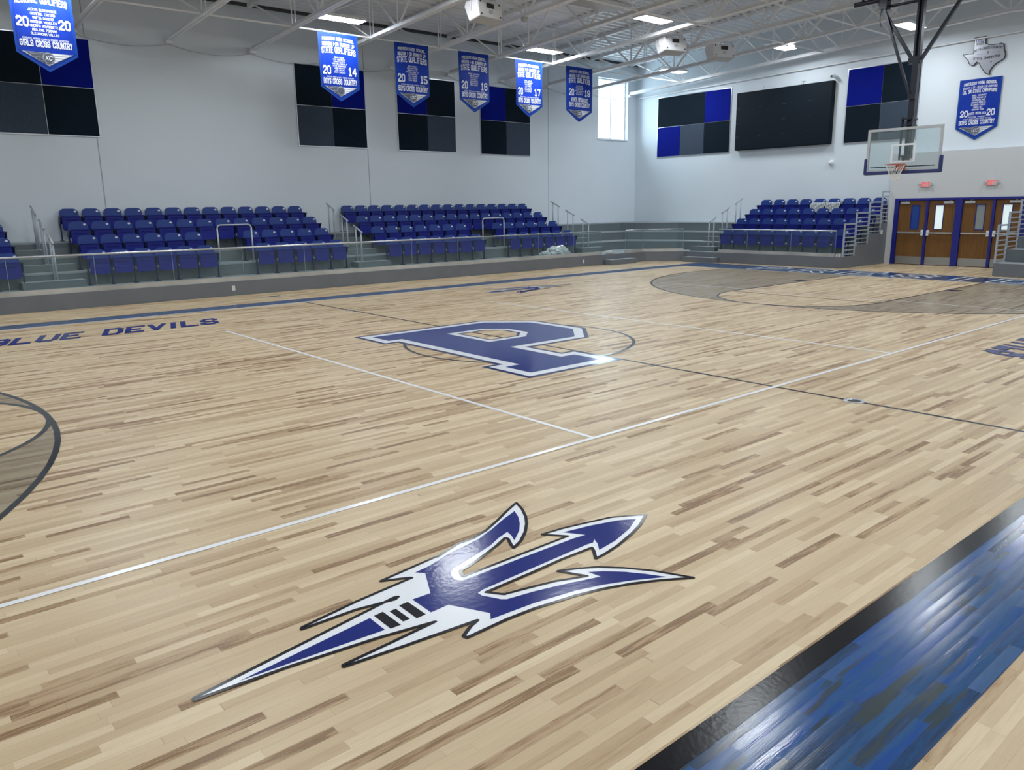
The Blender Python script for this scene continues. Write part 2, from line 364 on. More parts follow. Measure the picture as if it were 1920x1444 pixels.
# ------------------------------------------------------------------ block lettering (strokes in a 4 x 6 cell)
G = {
'A': [[(0,0),(0,4.8),(1.2,6),(2.8,6),(4,4.8),(4,0)],[(0,2.4),(4,2.4)]],
'B': [[(0,0),(0,6),(3,6),(4,5),(4,4),(3,3.1),(0,3.1)],[(3,3.1),(4,2.2),(4,1),(3,0),(0,0)]],
'C': [[(4,4.4),(4,5),(3,6),(1,6),(0,5),(0,1),(1,0),(3,0),(4,1),(4,1.6)]],
'D': [[(0,0),(0,6),(3,6),(4,5),(4,1),(3,0),(0,0)]],
'E': [[(4,6),(0,6),(0,0),(4,0)],[(0,3),(3,3)]],
'F': [[(4,6),(0,6),(0,0)],[(0,3),(3,3)]],
'G': [[(4,4.4),(4,5),(3,6),(1,6),(0,5),(0,1),(1,0),(3,0),(4,1),(4,2.8),(2.4,2.8)]],
'H': [[(0,0),(0,6)],[(4,0),(4,6)],[(0,3),(4,3)]],
'I': [[(0.8,0),(0.8,6)]],
'J': [[(4,6),(4,1),(3,0),(1,0),(0,1),(0,2)]],
'K': [[(0,0),(0,6)],[(4,6),(0.6,3),(4,0)]],
'L': [[(0,6),(0,0),(4,0)]],
'M': [[(0,0),(0,6),(2.4,2.6),(4.8,6),(4.8,0)]],
'N': [[(0,0),(0,6),(4,0),(4,6)]],
'O': [[(1,0),(0,1),(0,5),(1,6),(3,6),(4,5),(4,1),(3,0),(1,0)]],
'P': [[(0,0),(0,6),(3,6),(4,5),(4,3.6),(3,2.6),(0,2.6)]],
'Q': [[(1,0),(0,1),(0,5),(1,6),(3,6),(4,5),(4,1),(3,0),(1,0)],[(2.4,1.8),(4.2,-0.3)]],
'R': [[(0,0),(0,6),(3,6),(4,5),(4,3.8),(3,2.8),(0,2.8)],[(2.2,2.8),(4,0)]],
'S': [[(4,4.6),(4,5),(3,6),(1,6),(0,5),(0,4),(1,3.1),(3,2.9),(4,2),(4,1),(3,0),(1,0),(0,1),(0,1.4)]],
'T': [[(2,0),(2,6)],[(-0.1,6),(4.1,6)]],
'U': [[(0,6),(0,1),(1,0),(3,0),(4,1),(4,6)]],
'V': [[(0,6),(2,0),(4,6)]],
'W': [[(0,6),(1.2,0),(2.5,4),(3.8,0),(5,6)]],
'X': [[(0,0),(4,6)],[(0,6),(4,0)]],
'Y': [[(0,6),(2,3),(4,6)],[(2,3),(2,0)]],
'Z': [[(0,6),(4,6),(0,0),(4,0)]],
'0': [[(1,0),(0,1),(0,5),(1,6),(3,6),(4,5),(4,1),(3,0),(1,0)]],
'1': [[(0.4,5),(1.4,6),(1.4,0)],[(0.2,0),(2.6,0)]],
'2': [[(0,4.6),(0,5),(1,6),(3,6),(4,5),(4,3.8),(0,0.6),(0,0),(4,0)]],
'3': [[(0,5),(1,6),(3,6),(4,5),(4,4),(3,3.1),(1.6,3.1)],[(3,3.1),(4,2.2),(4,1),(3,0),(1,0),(0,1)]],
'4': [[(3,0),(3,6),(0,2),(4.2,2)]],
'5': [[(4,6),(0,6),(0,3.4),(3,3.4),(4,2.4),(4,1),(3,0),(1,0),(0,1)]],
'6': [[(4,5),(3,6),(1,6),(0,5),(0,1),(1,0),(3,0),(4,1),(4,2.4),(3,3.4),(0,3.4)]],
'7': [[(0,6),(4,6),(1.6,0)]],
'9': [[(0,1),(1,0),(3,0),(4,1),(4,5),(3,6),(1,6),(0,5),(0,3.6),(1,2.6),(4,2.6)]],
'-': [[(0.4,3),(2.6,3)]], "'": [[(0.5,6),(0.5,5)]], '.': [[(0.4,0),(0.4,0.5)]], ':': [[(0.5,0.6),(0.5,1.4)],[(0.5,3.6),(0.5,4.4)]], '&': [[(4,0),(0.6,4.6),(1.6,6),(2.6,4.8),(0,1.4),(1.2,0),(4,2.4)]], ',': [[(0.5,0.4),(0.2,-0.8)]],
}
WID = {'I': 1.6, 'M': 4.8, 'W': 5.0, '1': 2.8, '-': 3, "'": 1, '.': 0.8, ':': 1, ' ': 2.6, ',': 0.8}
SERIF = {'I', 'H', 'T', 'N', 'M', 'A', 'F', 'P', 'R', 'K', 'Y'}
def text_quads(txt, height, width=None, th=1.15, slant=0.0, gap=1.9, serif=False):
    """list of quads in (u,v); u centred on 0, v from 0 to height"""
    x = 0; quads = []; t = th/2
    for ch in txt:
        w = WID.get(ch, 4)
        for pl in G.get(ch, []):
            for (ax, ay), (bx, by) in zip(pl[:-1], pl[1:]):
                d = math.hypot(bx-ax, by-ay); dx, dy = (bx-ax)/d*t*0.8, (by-ay)/d*t*0.8
                nx_, ny_ = -(by-ay)/d*t, (bx-ax)/d*t
                a = (ax-dx, ay-dy); b = (bx+dx, by+dy)
                quads.append([(x+a[0]-nx_, a[1]-ny_), (x+b[0]-nx_, b[1]-ny_), (x+b[0]+nx_, b[1]+ny_), (x+a[0]+nx_, a[1]+ny_)])
        if serif and ch in SERIF:
            feet = {'I': [0.8], 'T': [2], 'H': [0, 4], 'N': [0], 'M': [0, 4.8], 'A': [0, 4], 'F': [0], 'P': [0], 'R': [0, 4], 'K': [0, 4], 'Y': [2]}[ch]
            for fx in feet: quads.append([(x+fx-1.1, -0.45), (x+fx+1.1, -0.45), (x+fx+1.1, 0.35), (x+fx-1.1, 0.35)])
            tops = {'I': [0.8], 'H': [0, 4], 'N': [4], 'M': [0, 4.8], 'K': [0, 4], 'Y': [0, 4]}.get(ch, [])
            for fx in tops: quads.append([(x+fx-1.1, 5.65), (x+fx+1.1, 5.65), (x+fx+1.1, 6.45), (x+fx-1.1, 6.45)])
        x += w+gap
    tot = x-gap; k = height/6.0; kx = (width/tot) if width else k
    return [[((u-tot/2)*kx+v*k*slant, v*k) for u, v in q] for q in quads]
def draw_text(mb, quads, fn, m=None):
    for k, q in enumerate(quads): mb.face([fn(u, v, (k % 13)*0.00018) for u, v in q], m)
TR_OUT= [(-7.103, -6.063), (-5.97, -5.875), (-5.948, -5.881), (-5.98, -5.898), (-6.196, -5.853), (-6.497, -5.845), (-6.485, -5.829), (-6.153, -5.778), (-5.806, -5.747), (-5.77, -5.744), (-5.8, -5.722), (-5.925, -5.66), (-5.724, -5.636), (-5.487, -5.608), (-5.504, -5.617), (-5.296, -5.548), (-5.173, -5.546), (-5.038, -5.505), (-4.881, -5.428), (-4.722, -5.34), (-4.571, -5.266), (-4.618, -5.383), (-4.69, -5.504), (-4.765, -5.599), (-4.862, -5.695), (-4.976, -5.782), (-5.076, -5.831), (-5.056, -5.78), (-5.013, -5.699), (-5.019, -5.679), (-5.129, -5.732), (-5.241, -5.775), (-5.363, -5.821), (-5.456, -5.848), (-5.513, -5.862), (-5.534, -5.9), (-5.543, -5.93), (-5.214, -5.929), (-4.702, -5.929), (-4.807, -5.799), (-4.644, -5.817), (-4.485, -5.852), (-4.27, -5.904), (-4.057, -6.031), (-4.224, -6.122), (-4.37, -6.178), (-4.572, -6.24), (-4.729, -6.27), (-4.808, -6.276), (-4.743, -6.199), (-4.714, -6.152), (-4.96, -6.146), (-5.194, -6.156), (-5.561, -6.164), (-5.502, -6.249), (-5.358, -6.282), (-5.187, -6.325), (-5.072, -6.376), (-5.009, -6.4), (-5.09, -6.243), (-4.99, -6.293), (-4.884, -6.359), (-4.773, -6.476), (-4.68, -6.607), (-4.577, -6.817), (-4.742, -6.709), (-4.889, -6.631), (-5.047, -6.568), (-5.216, -6.52), (-5.48, -6.475), (-5.661, -6.462), (-5.918, -6.466), (-5.923, -6.442), (-5.841, -6.393), (-5.777, -6.368), (-6.011, -6.343), (-6.17, -6.326), (-6.496, -6.285), (-6.492, -6.271), (-6.211, -6.254), (-5.949, -6.235), (-6.248, -6.174), (-6.697, -6.114), (-7.106, -6.08)]
TR_MAIN= [(-5.909, -5.961), (-5.795, -5.968), (-5.681, -5.748), (-5.719, -5.701), (-5.608, -5.687), (-5.432, -5.629), (-5.282, -5.603), (-5.153, -5.578), (-4.983, -5.509), (-4.823, -5.432), (-4.682, -5.377), (-4.728, -5.47), (-4.798, -5.568), (-4.876, -5.652), (-5.001, -5.75), (-4.965, -5.676), (-4.949, -5.616), (-5.054, -5.654), (-5.166, -5.708), (-5.279, -5.741), (-5.442, -5.787), (-5.528, -5.808), (-5.579, -5.857), (-5.602, -5.929), (-5.576, -5.968), (-5.518, -5.97), (-5.14, -5.971), (-4.702, -5.979), (-4.607, -5.992), (-4.684, -5.865), (-4.476, -5.908), (-4.274, -5.971), (-4.162, -6.035), (-4.329, -6.118), (-4.534, -6.182), (-4.705, -6.207), (-4.646, -6.137), (-4.612, -6.074), (-4.656, -6.108), (-4.701, -6.101), (-5.158, -6.117), (-5.553, -6.129), (-5.599, -6.141), (-5.6, -6.177), (-5.548, -6.281), (-5.525, -6.301), (-5.354, -6.335), (-5.187, -6.381), (-4.957, -6.457), (-4.97, -6.37), (-4.893, -6.423), (-4.81, -6.51), (-4.741, -6.607), (-4.682, -6.711), (-4.861, -6.607), (-5.014, -6.536), (-5.177, -6.481), (-5.441, -6.431), (-5.722, -6.407), (-5.685, -6.356), (-5.796, -6.139), (-5.87, -6.142), (-5.912, -6.143)]
TR_TAIL= [(-6.905, -6.072), (-6.182, -5.98), (-6.184, -6.132)]
TR_BARS= [[(-6.155, -5.974), (-6.098, -5.968), (-6.098, -6.145), (-6.157, -6.142)], [(-6.069, -5.988), (-6.03, -5.986), (-6.031, -6.125), (-6.072, -6.125)], [(-5.999, -5.969), (-5.942, -5.967), (-5.943, -6.142), (-6.002, -6.145)]]

# =================================================================== ROOM SHELL
XW, YW, XL, YN = 19.62, 14.7, -19.6, -14.7       # right wall, far wall, left wall, near wall
ZTOP = 8.9
CURB_Y, CURB_X = 10.3, 16.33
DOOR_Y0, DOOR_Y1, XV = -1.27, 3.13, 19.3
LEV = [0.36, 0.70, 1.035, 1.37]
FY = [10.3, 12.2, 13.03, 13.86]
RX = [16.33, 17.14, 17.96, 18.81]
L_ = 14.19                                         # half court length

def build_shell():
    f = MB(); f.box(XL-.3, 25, YN-.3, YW+.3, -0.3, 0.0)
    fl = struct(f.build('floor', M_WOOD), 'pale maple strip gymnasium floor with painted court')
    # far wall with the tall window opening
    wx0, wx1, wz0, wz1 = 17.19, 19.06, 4.87, 7.34
    w = MB()
    w.box(XL, wx0, YW, YW+.35, 0, ZTOP); w.box(wx1, XW+.4, YW, YW+.35, 0, ZTOP)
    w.box(wx0, wx1, YW, YW+.35, 0, wz0); w.box(wx0, wx1, YW, YW+.35, wz1, ZTOP)
    wf = struct(w.build('wall_far', M_WALL))
    j = MB()
    for x in (-10.6, -2.29, 6.02, 14.32):
        if x in (-2.29, 6.02): j.box(x-.012, x+.012, YW-.004, YW+.01, 1.37, 4.06); j.box(x-.012, x+.012, YW-.004, YW+.01, 6.58, 8.0)
        else: j.box(x-.012, x+.012, YW-.004, YW+.01, 1.37, 8.0)
    j.build('control_joint', M_SEAM, wf)
    w = MB(); w.box(XW, XW+.35, DOOR_Y1, YW+.35, 0, ZTOP); w.box(XW, XW+.35, YN, DOOR_Y0, 0, ZTOP); w.box(XW, XW+.35, DOOR_Y0, DOOR_Y1, 3.64, ZTOP)
    struct(w.build('wall_right', M_WALL))
    # projecting wall around the four doors
    w = MB(); dy0, dy1, dz = -1.02, 2.92, 2.17
    w.box(XV, XW+.3, dy1, DOOR_Y1, 0, 3.62); w.box(XV, XW+.3, DOOR_Y0, dy0, 0, 3.62); w.box(XV, XW+.3, dy0, dy1, dz, 3.62)
    w.box(XV, XW, -14.7, DOOR_Y0, 1.37, 3.62)
    struct(w.build('wall_doors', M_WALL2))
    w = MB(); w.box(XL-.35, XL, YN, YW, 0, ZTOP); struct(w.build('wall_left', M_WALL))
    w = MB(); w.box(XL, XW, YN-.35, YN, 0, ZTOP); struct(w.build('wall_near', M_WALL))
    # corridor behind the doors
    w = MB(); w.box(22.6, 22.9, -4, 6, 0, 4); w.box(XW+.31, 22.6, -4, -3.8, 0, 4); w.box(XW+.31, 22.6, 5.8, 6, 0, 4); w.box(XW+.36, 22.9, -4, 6, 3.2, 3.4)
    struct(w.build('wall_corridor', M_WALL2))
    # window
    t = MB(); y0, y1 = YW+.16, YW+.22; fr = .05
    t.box(wx0, wx1, y0, y1, wz1-fr, wz1); t.box(wx0, wx1, y0, y1, wz0, wz0+fr)
    t.box(wx0, wx0+fr, y0, y1, wz0, wz1); t.box(wx1-fr, wx1, y0, y1, wz0, wz1)
    xm = (wx0+wx1)/2; t.box(xm-.02, xm+.02, y0, y1, wz0, wz1)
    win = struct(t.build('window_1', M_WINFRAME))
    g = MB(); g.box(wx0+fr, xm-.02, y0+.02, y0+.03, wz0+fr, wz1-fr); g.box(xm+.02, wx1-fr, y0+.02, y0+.03, wz0+fr, wz1-fr)
    g.build('pane', M_WINGLASS, win)
    s_ = MB(); s_.box(wx0-.03, wx1+.03, YW-.05, YW+.16, wz0-.04, wz0+.002); s_.build('sill', M_WINFRAME, win)
    return fl
FLOOR = build_shell()

def zb(y): return 6.87+0.0465*(11.7-abs(y))        # underside of the joists: the roof rises gently to a ridge
def zt(y): return zb(y)+1.22
def build_ceiling():
    b = MB(); step = 0.30; ys = []
    y = YN
    prof = []
    while y < YW:
        prof += [(y, 0.0), (y+.10, 0.0), (y+.13, .05), (y+.27, .05)]; y += step
    prof = [(min(a, YW), h) for a, h in prof]
    for (ya, ha), (yb_, hb) in zip(prof[:-1], prof[1:]):
        if yb_ <= ya: continue
        b.face([(XL, ya, zt(ya)+.05+ha), (XW, ya, zt(ya)+.05+ha), (XW, yb_, zt(yb_)+.05+hb), (XL, yb_, zt(yb_)+.05+hb)])
    c = struct(b.build('ceiling', M_DECK), 'grey corrugated metal roof deck')
    b = MB(); b.box(XL, XW, YW-.16, YW-.02, 7.95, 8.02); b.build('shadow_gap_strip', M_DARK, c)  # dark-coloured strip standing in for the shaded gap below the deck
    b = MB(); b.box(XL, XW, YW-.22, YW-.02, 8.02, 8.05); b.build('deck_edge_angle', M_TRUSS, c)
    b = MB(); b.box(XL-.3, XW+.3, YN-.3, YW+.3, 9.2, 9.3); b.build('roof_cover', M_DARK, c)
build_ceiling()

# ------------------------------------------------------------------- roof joists
NODES_B = [-13.2, -10.5, -7.9, -5.3, -2.65, 0, 2.5, 5.08, 7.7, 10.3]
def joist_mesh_parts():
    t = MB(); b = MB(); w = MB()
    ys = [-14.6, -11.7, 0, 11.7, 14.55]
    for a, c in zip(ys[:-1], ys[1:]):
        for sx in (-.035, .035):
            t.bar((sx, a, zt(a)), (sx, c, zt(c)), 0, w=.06, h=.10)
    for a, c in zip(ys[:-1], ys[1:]):
        for sx in (-.05, .05):
            b.bar((sx, a, zb(a)-.0), (sx, c, zb(c)-.0), 0, w=.085, h=.014)
            b.bar((sx*.35, a, zb(a)+.055), (sx*.35, c, zb(c)+.055), 0, w=.016, h=.11)
    nb = NODES_B; tops = [(p_+q)/2 for p_, q in zip(nb[:-1], nb[1:])]
    tops = [-14.3]+tops+[11.65, 14.3]
    for i, y in enumerate(nb):
        w.bar((0, y, zb(y)), (0, tops[i], zt(tops[i])), .034, 5); w.bar((0, y, zb(y)), (0, tops[i+1], zt(tops[i+1])), .034, 5)
        w.bar((0, y, zb(y)), (0, y, zt(y)), .024, 5)
    w.bar((0, 11.7, zb(11.7)), (0, 14.3, zt(14.3)), .03, 5)
    for sx in (-.05, .05): w.bar((sx, 11.7, zb(11.7)), (sx, 11.7, zt(11.7)), .018, 5)
    return t.mesh('top_chord', M_TRUSS), b.mesh('bottom_chord', M_TRUSS), w.mesh('web', M_TRUSS)
JX = [-7.4, -4.98, -2.58, -0.18, 2.21, 4.61, 7.0, 9.4, 11.82, 14.22, 16.62, 19.03]
def build_joists():
    t, b, w = joist_mesh_parts()
    where = ['leftmost of the joists, out over the left wing', 'second joist in from the left end', 'over the left wall panels, ending behind the girls banner', 'ending above the blank wall, left', 'ending above the blank wall, right',
             'between the left lamp and 2014 banner', 'between the 2014 and 2015 banners', 'between the 2015 and 2016 banners', 'between the 2016 and 2017 banners', 'between the 2017 and 2019 banners', 'crossing in front of the tall window', 'tight along the right wall']
    for x, wh in zip(JX, where):
        r = empty('steel_roof_joist', (x, 0, 0), 0, 'white steel open web joist ' + wh, 'roof joist', 'steel joists under the roof deck')
        inst('top_chord', t, r); inst('bottom_chord', b, r); inst('web', w, r)
        s_ = MB(); s_.box(-.09, .09, 14.5, 14.695, zb(14.5)-.08, zb(14.5)-.01); inst('wall_seat', s_.mesh('wall_seat', M_TRUSS), r)
build_joists()
def build_bridging():
    # horizontal rods and crossed diagonals tying the joists together
    lines = [(11.7, 'banner row near the far wall'), (5.75, 'middle of the far half of the roof'), (3.35, 'nearer the ridge of the roof')]
    for y, wh in lines:
        r = empty('bridging_line', (0, y, 0), 0, 'white rods and crossed braces between joists, ' + wh, 'bracing', 'bridging between the joists')
        for k, (a, c) in enumerate(zip(JX[:-1], JX[1:])):
            m1 = MB()
            m1.bar((a, 0, zb(y)+.03), (c, 0, zb(y)+.03), .024, 6); m1.bar((a, 0, zt(y)-.08), (c, 0, zt(y)-.08), .02, 6)
            m1.build('bridging_rod', M_TRUSS, r)
            if k % 2 == 0 or y < 7:
                m2 = MB(); m2.bar((a, .03, zb(y)+.05), (c, .03, zt(y)-.1), .018, 5); m2.bar((a, .06, zt(y)-.1), (c, .06, zb(y)+.05), .018, 5)
                m2.build('cross_brace', M_TRUSS, r)
build_bridging()
def wire():
    m = MB(); prev = None
    for a, c in zip(JX[1:-1], JX[2:]):
        for i in range(8):
            q = []
            for t in (i/8, (i+1)/8):
                x = a+(c-a)*t; q.append((x, 14.66, 6.66-0.16*4*t*(1-t)))
            m.bar(q[0], q[1], .007, 4)
    tag(m.build('sagging_wall_cable', M_SEAM), 'thin grey cable sagging along far wall between joist ends', 'cable')
    m = MB(); m.bar((19.53, 14.6, 6.62), (19.53, -6, 6.62+.0465*9), .022, 6)
    tag(m.build('wall_conduit', M_TRUSS), 'white conduit running along the right wall under the last joist', 'conduit')
wire()

# ------------------------------------------------------------------- lamps
def build_lamps():
    body = MB(); body.box(-.62, .62, -.24, .24, .0, .07, M_LAMPBODY)
    body.box(-.5, .5, -.08, .08, .07, .12, M_LAMPBODY)
    bm_ = body.mesh('housing', M_LAMPBODY)
    d = MB(); d.face([(-.6, -.22, -.004), (-.6, .22, -.004), (.6, .22, -.004), (.6, -.22, -.004)]); dm = d.mesh('diffuser', M_LED)
    cols = [(-10.9, 'leftmost column'), (-3.7, 'second column'), (3.35, 'third column'), (10.85, 'fourth column'), (17.6, 'column by right wall')]
    rows = [(11.1, 'row nearest far wall', 7.12), (6.5, 'second row from far wall', 7.28), (2.2, 'third row from far wall', 7.22), (-2.4, 'third row from near wall', 7.2), (-6.9, 'second row from near wall', 7.2), (-11.3, 'row nearest near wall', 7.05)]
    for y, ry, z in rows:
        wms = []
        for sx in (-.5, .5):
            wr = MB()
            for sy in (-.1, .1): wr.bar((sx, sy, .07), (sx*.9, 0, zt(y)+.06-z), .006, 4)
            wms.append(wr.mesh('hanger', M_TRUSS))
        for x, cx in cols:
            r = empty('high_bay_light', (x, y, z), 0, 'lit white ceiling lamp, ' + cx + ', ' + ry, 'ceiling light', 'high bay lamps under the joists')
            inst('housing', bm_, r); inst('diffuser', dm, r); [inst('hanger', q, r) for q in wms]
build_lamps()

# =================================================================== FLOOR MARKINGS (children of the floor)
def rect(mb, x0, x1, y0, y1, z, m=None): mb.face([(x0, y0, z), (x1, y0, z), (x1, y1, z), (x0, y1, z)], m)
def build_court():
    z1, z2, z3, z4 = .0008, .0016, .0024, .0032
    # border bands stained blue, with a thin black line on the inner edge
    SB, BB = 8.30, 15.86
    b = MB()
    rect(b, -BB, BB, 7.67, SB, z1); rect(b, -BB, BB, -SB, -7.67, z1)
    rect(b, L_+.05, BB, -7.67, 7.67, z1); rect(b, -BB, -L_-.05, -7.67, 7.67, z1)
    tag(b.build('boundary_band', M_BLUEBAND, FLOOR), 'blue stained border band around the court')
    b = MB()
    rect(b, -L_-.05, L_+.05, -7.73, -7.62, z2)
    b.build('near_sideline', M_LINEBLK, FLOOR)
    b = MB()
    rect(b, -L_-.05, L_+.05, 7.62, 7.67, z2); rect(b, L_, L_+.05, -7.62, 7.62, z2); rect(b, -L_-.05, -L_, -7.62, 7.62, z2)
    b.build('inner_edge_line', M_LINEWHT, FLOOR)
    # stained three point areas
    for s in (1, -1):
        bx = s*(L_-1.6); R = 6.02; arc = []
        for i in range(49):
            a = math.pi/2 + math.pi*i/48
            arc.append((bx+s*R*math.cos(a), R*math.sin(a)))
        outer = [(s*L_, R)] + arc + [(s*L_, -R)]
        fx = s*(L_-5.79); key = []
        for i in range(25):
            a = math.pi/2+math.pi*i/24
            key.append((fx+s*1.82*math.cos(a), 1.82*math.sin(a)))
        lp = outer + [(s*L_, -1.83)] + key[::-1] + [(s*L_, 1.83)]
        flat_poly('stained_arc_area', [lp], z1, M_STAIN, FLOOR)
        ln = MB(); ribbon(ln, [(s*L_, R-.03)]+[(bx+(x-bx)*(R-.03)/R, y*(R-.03)/R) for x, y in arc]+[(s*L_, -R+.03)], .052, z2, False)
        ln.build('three_point_line', M_LINEGRY, FLOOR)
        ln = MB(); ribbon(ln, [(s*L_, -1.80)]+[(fx+(x-fx)*.985, y*.985) for x, y in key[::-1]]+[(s*L_, 1.80)], .052, z3, False)
        ribbon(ln, [(fx, -1.8), (fx, 1.8)], .045, z3, False)
        for yy in (-1.98, 1.98):
            ln.face([(s*(L_-2.15), yy-.13, z3), (s*(L_-2.45), yy-.13, z3), (s*(L_-2.45), yy+.13, z3), (s*(L_-2.15), yy+.13, z3)])
        ln.build('key_line', M_LINEGRY, FLOOR)
    b = MB(); rect(b, -.025, .025, -7.62, 7.62, z1); b.build('centre_line', M_LINEBLK, FLOOR)
    b = MB(); ribbon(b, [(1.805*math.cos(a*math.pi/40), 1.805*math.sin(a*math.pi/40)) for a in range(80)], .052, z2, True)
    b.build('centre_circle', M_LINEGRY, FLOOR)
    # volleyball court
    b = MB(); rect(b, -9, 9, -4.55, -4.50, z3); rect(b, -3.025, -2.975, -4.5, 4.5, z2); rect(b, 2.975, 3.025, -4.5, 4.5, z2)
    rect(b, 9, 9.04, -4.5, 4.5, z3); rect(b, -9.04, -9, -4.5, 4.5, z3)
    b.build('volleyball_line', M_LINEWHT, FLOOR)
    # centre letter
    P = [(-1.73,2.2),(.94,2.2),(1.68,1.46),(1.68,.17),(1.0,-.57),(-.25,-.57),(-.25,-1.24),(0,-1.24),(0,-2.2),(-1.73,-2.2),(-1.73,-1.24),(-1.48,-1.24),(-1.48,1.24),(-1.73,1.24)]
    H = [(-.25,1.22),(.28,1.22),(.5,1.0),(.5,.62),(.28,.40),(-.25,.40)]
    Hs = H; P1 = offset_poly(P, .07); P2 = offset_poly(P, .225); H1 = offset_poly(H, -.05); H2 = offset_poly(H, -.17)
    L = empty('painted_letter', (0, 0, 0)); L.parent = FLOOR; tag(L, 'huge royal blue block letter P with white inline at centre court')
    flat_poly('outline', [P, Hs], z3, M_EMBNAVY, L)
    flat_poly('inline', [P1, H1], z3+.0006, M_EMBWHT, L)
    flat_poly('letter_body', [P2, H2], z3+.0012, M_EMBBLUE, L)
    # tridents, one on each side of centre, turned half a turn to one another
    for s, lab in ((1, 'blue and white trident emblem in the foreground'), (-1, 'blue and white trident emblem by the far sideline')):
        T = empty('painted_trident', (0, 0, 0)); T.parent = FLOOR; tag(T, lab)
        q = lambda pts: [(s*x, s*(y) if s == 1 else -(y)-.02) for x, y in pts]
        flat_poly('white_ground', [q(TR_OUT)], z3, M_EMBWHT, T)
        o = MB(); ribbon(o, q(TR_OUT), .022, z4, True); o.build('outline', M_EMBBLK, T)
        flat_poly('trident_head', [q(TR_MAIN)], z3+.0006, M_EMBBLUE, T)
        flat_poly('tail_point', [q(TR_TAIL)], z3+.0006, M_EMBBLUE, T)
        for b_ in TR_BARS: flat_poly('collar_bar', [q(b_)], z3+.0006, M_EMBBLK, T)
    # lettering beside the far sideline and, turned round, beside the near one
    for s, xc in ((1, -4.63), (-1, 5.85)):
        b = MB(); qs = text_quads('BLUE DEVILS', .66, 3.72, th=1.6, slant=.3, gap=2.2)
        draw_text(b, qs, lambda u, v, k: (xc+s*u, s*(5.62+v) if s == 1 else -(5.42+v), z3+k))
        b.build('painted_lettering', M_EMBBLUE if s == 1 else M_EMBBLUE, FLOOR)
        if s == -1:
            b2 = MB(); qs = text_quads('BLUE DEVILS', .66, 3.72, th=2.1, slant=.3, gap=2.2)
            draw_text(b2, qs, lambda u, v, k: (xc+s*u, -(5.42+v), z1+k*.3)); b2.build('lettering_outline', M_LINEBLK, FLOOR)
    # school name in the end band: white outlined letters
    for s in (1, -1):
        b = MB(); c = MB()
        for th, mb, zz in ((1.9, b, z2), (1.1, c, z3)):
            qs = text_quads('PRESIDIO', 1.05, 10.4, th=th, gap=4.2)
            draw_text(mb, qs, lambda u, v, k: (s*(14.55+v), -s*u, zz+k*.5))
        b.build('end_lettering_outline', M_LINEWHT, FLOOR); c.build('end_lettering', M_BLUEBAND, FLOOR)
    # a narrow unstained border strip joint
    # brass and steel floor sockets for the net posts
    for y, lab in ((-5.47, 'open round net post socket on the centre line, near side'), (5.45, 'round net post socket plate on the centre line, far side')):
        r = empty('floor_socket', (0, y, 0), 0, lab, 'floor socket', 'net post sockets in the floor')
        m = MB(); m.lathe([(.11, .001), (.11, .005), (.095, .007), (.075, .007), (.07, .0035)], (0, 0, 0), 24); m.build('ring', M_ALU, r)
        m = MB(); m.lathe([(.0005, .0034), (.072, .0034)], (0, 0, 0), 24); m.build('hole', M_BLACK, r)
build_court()

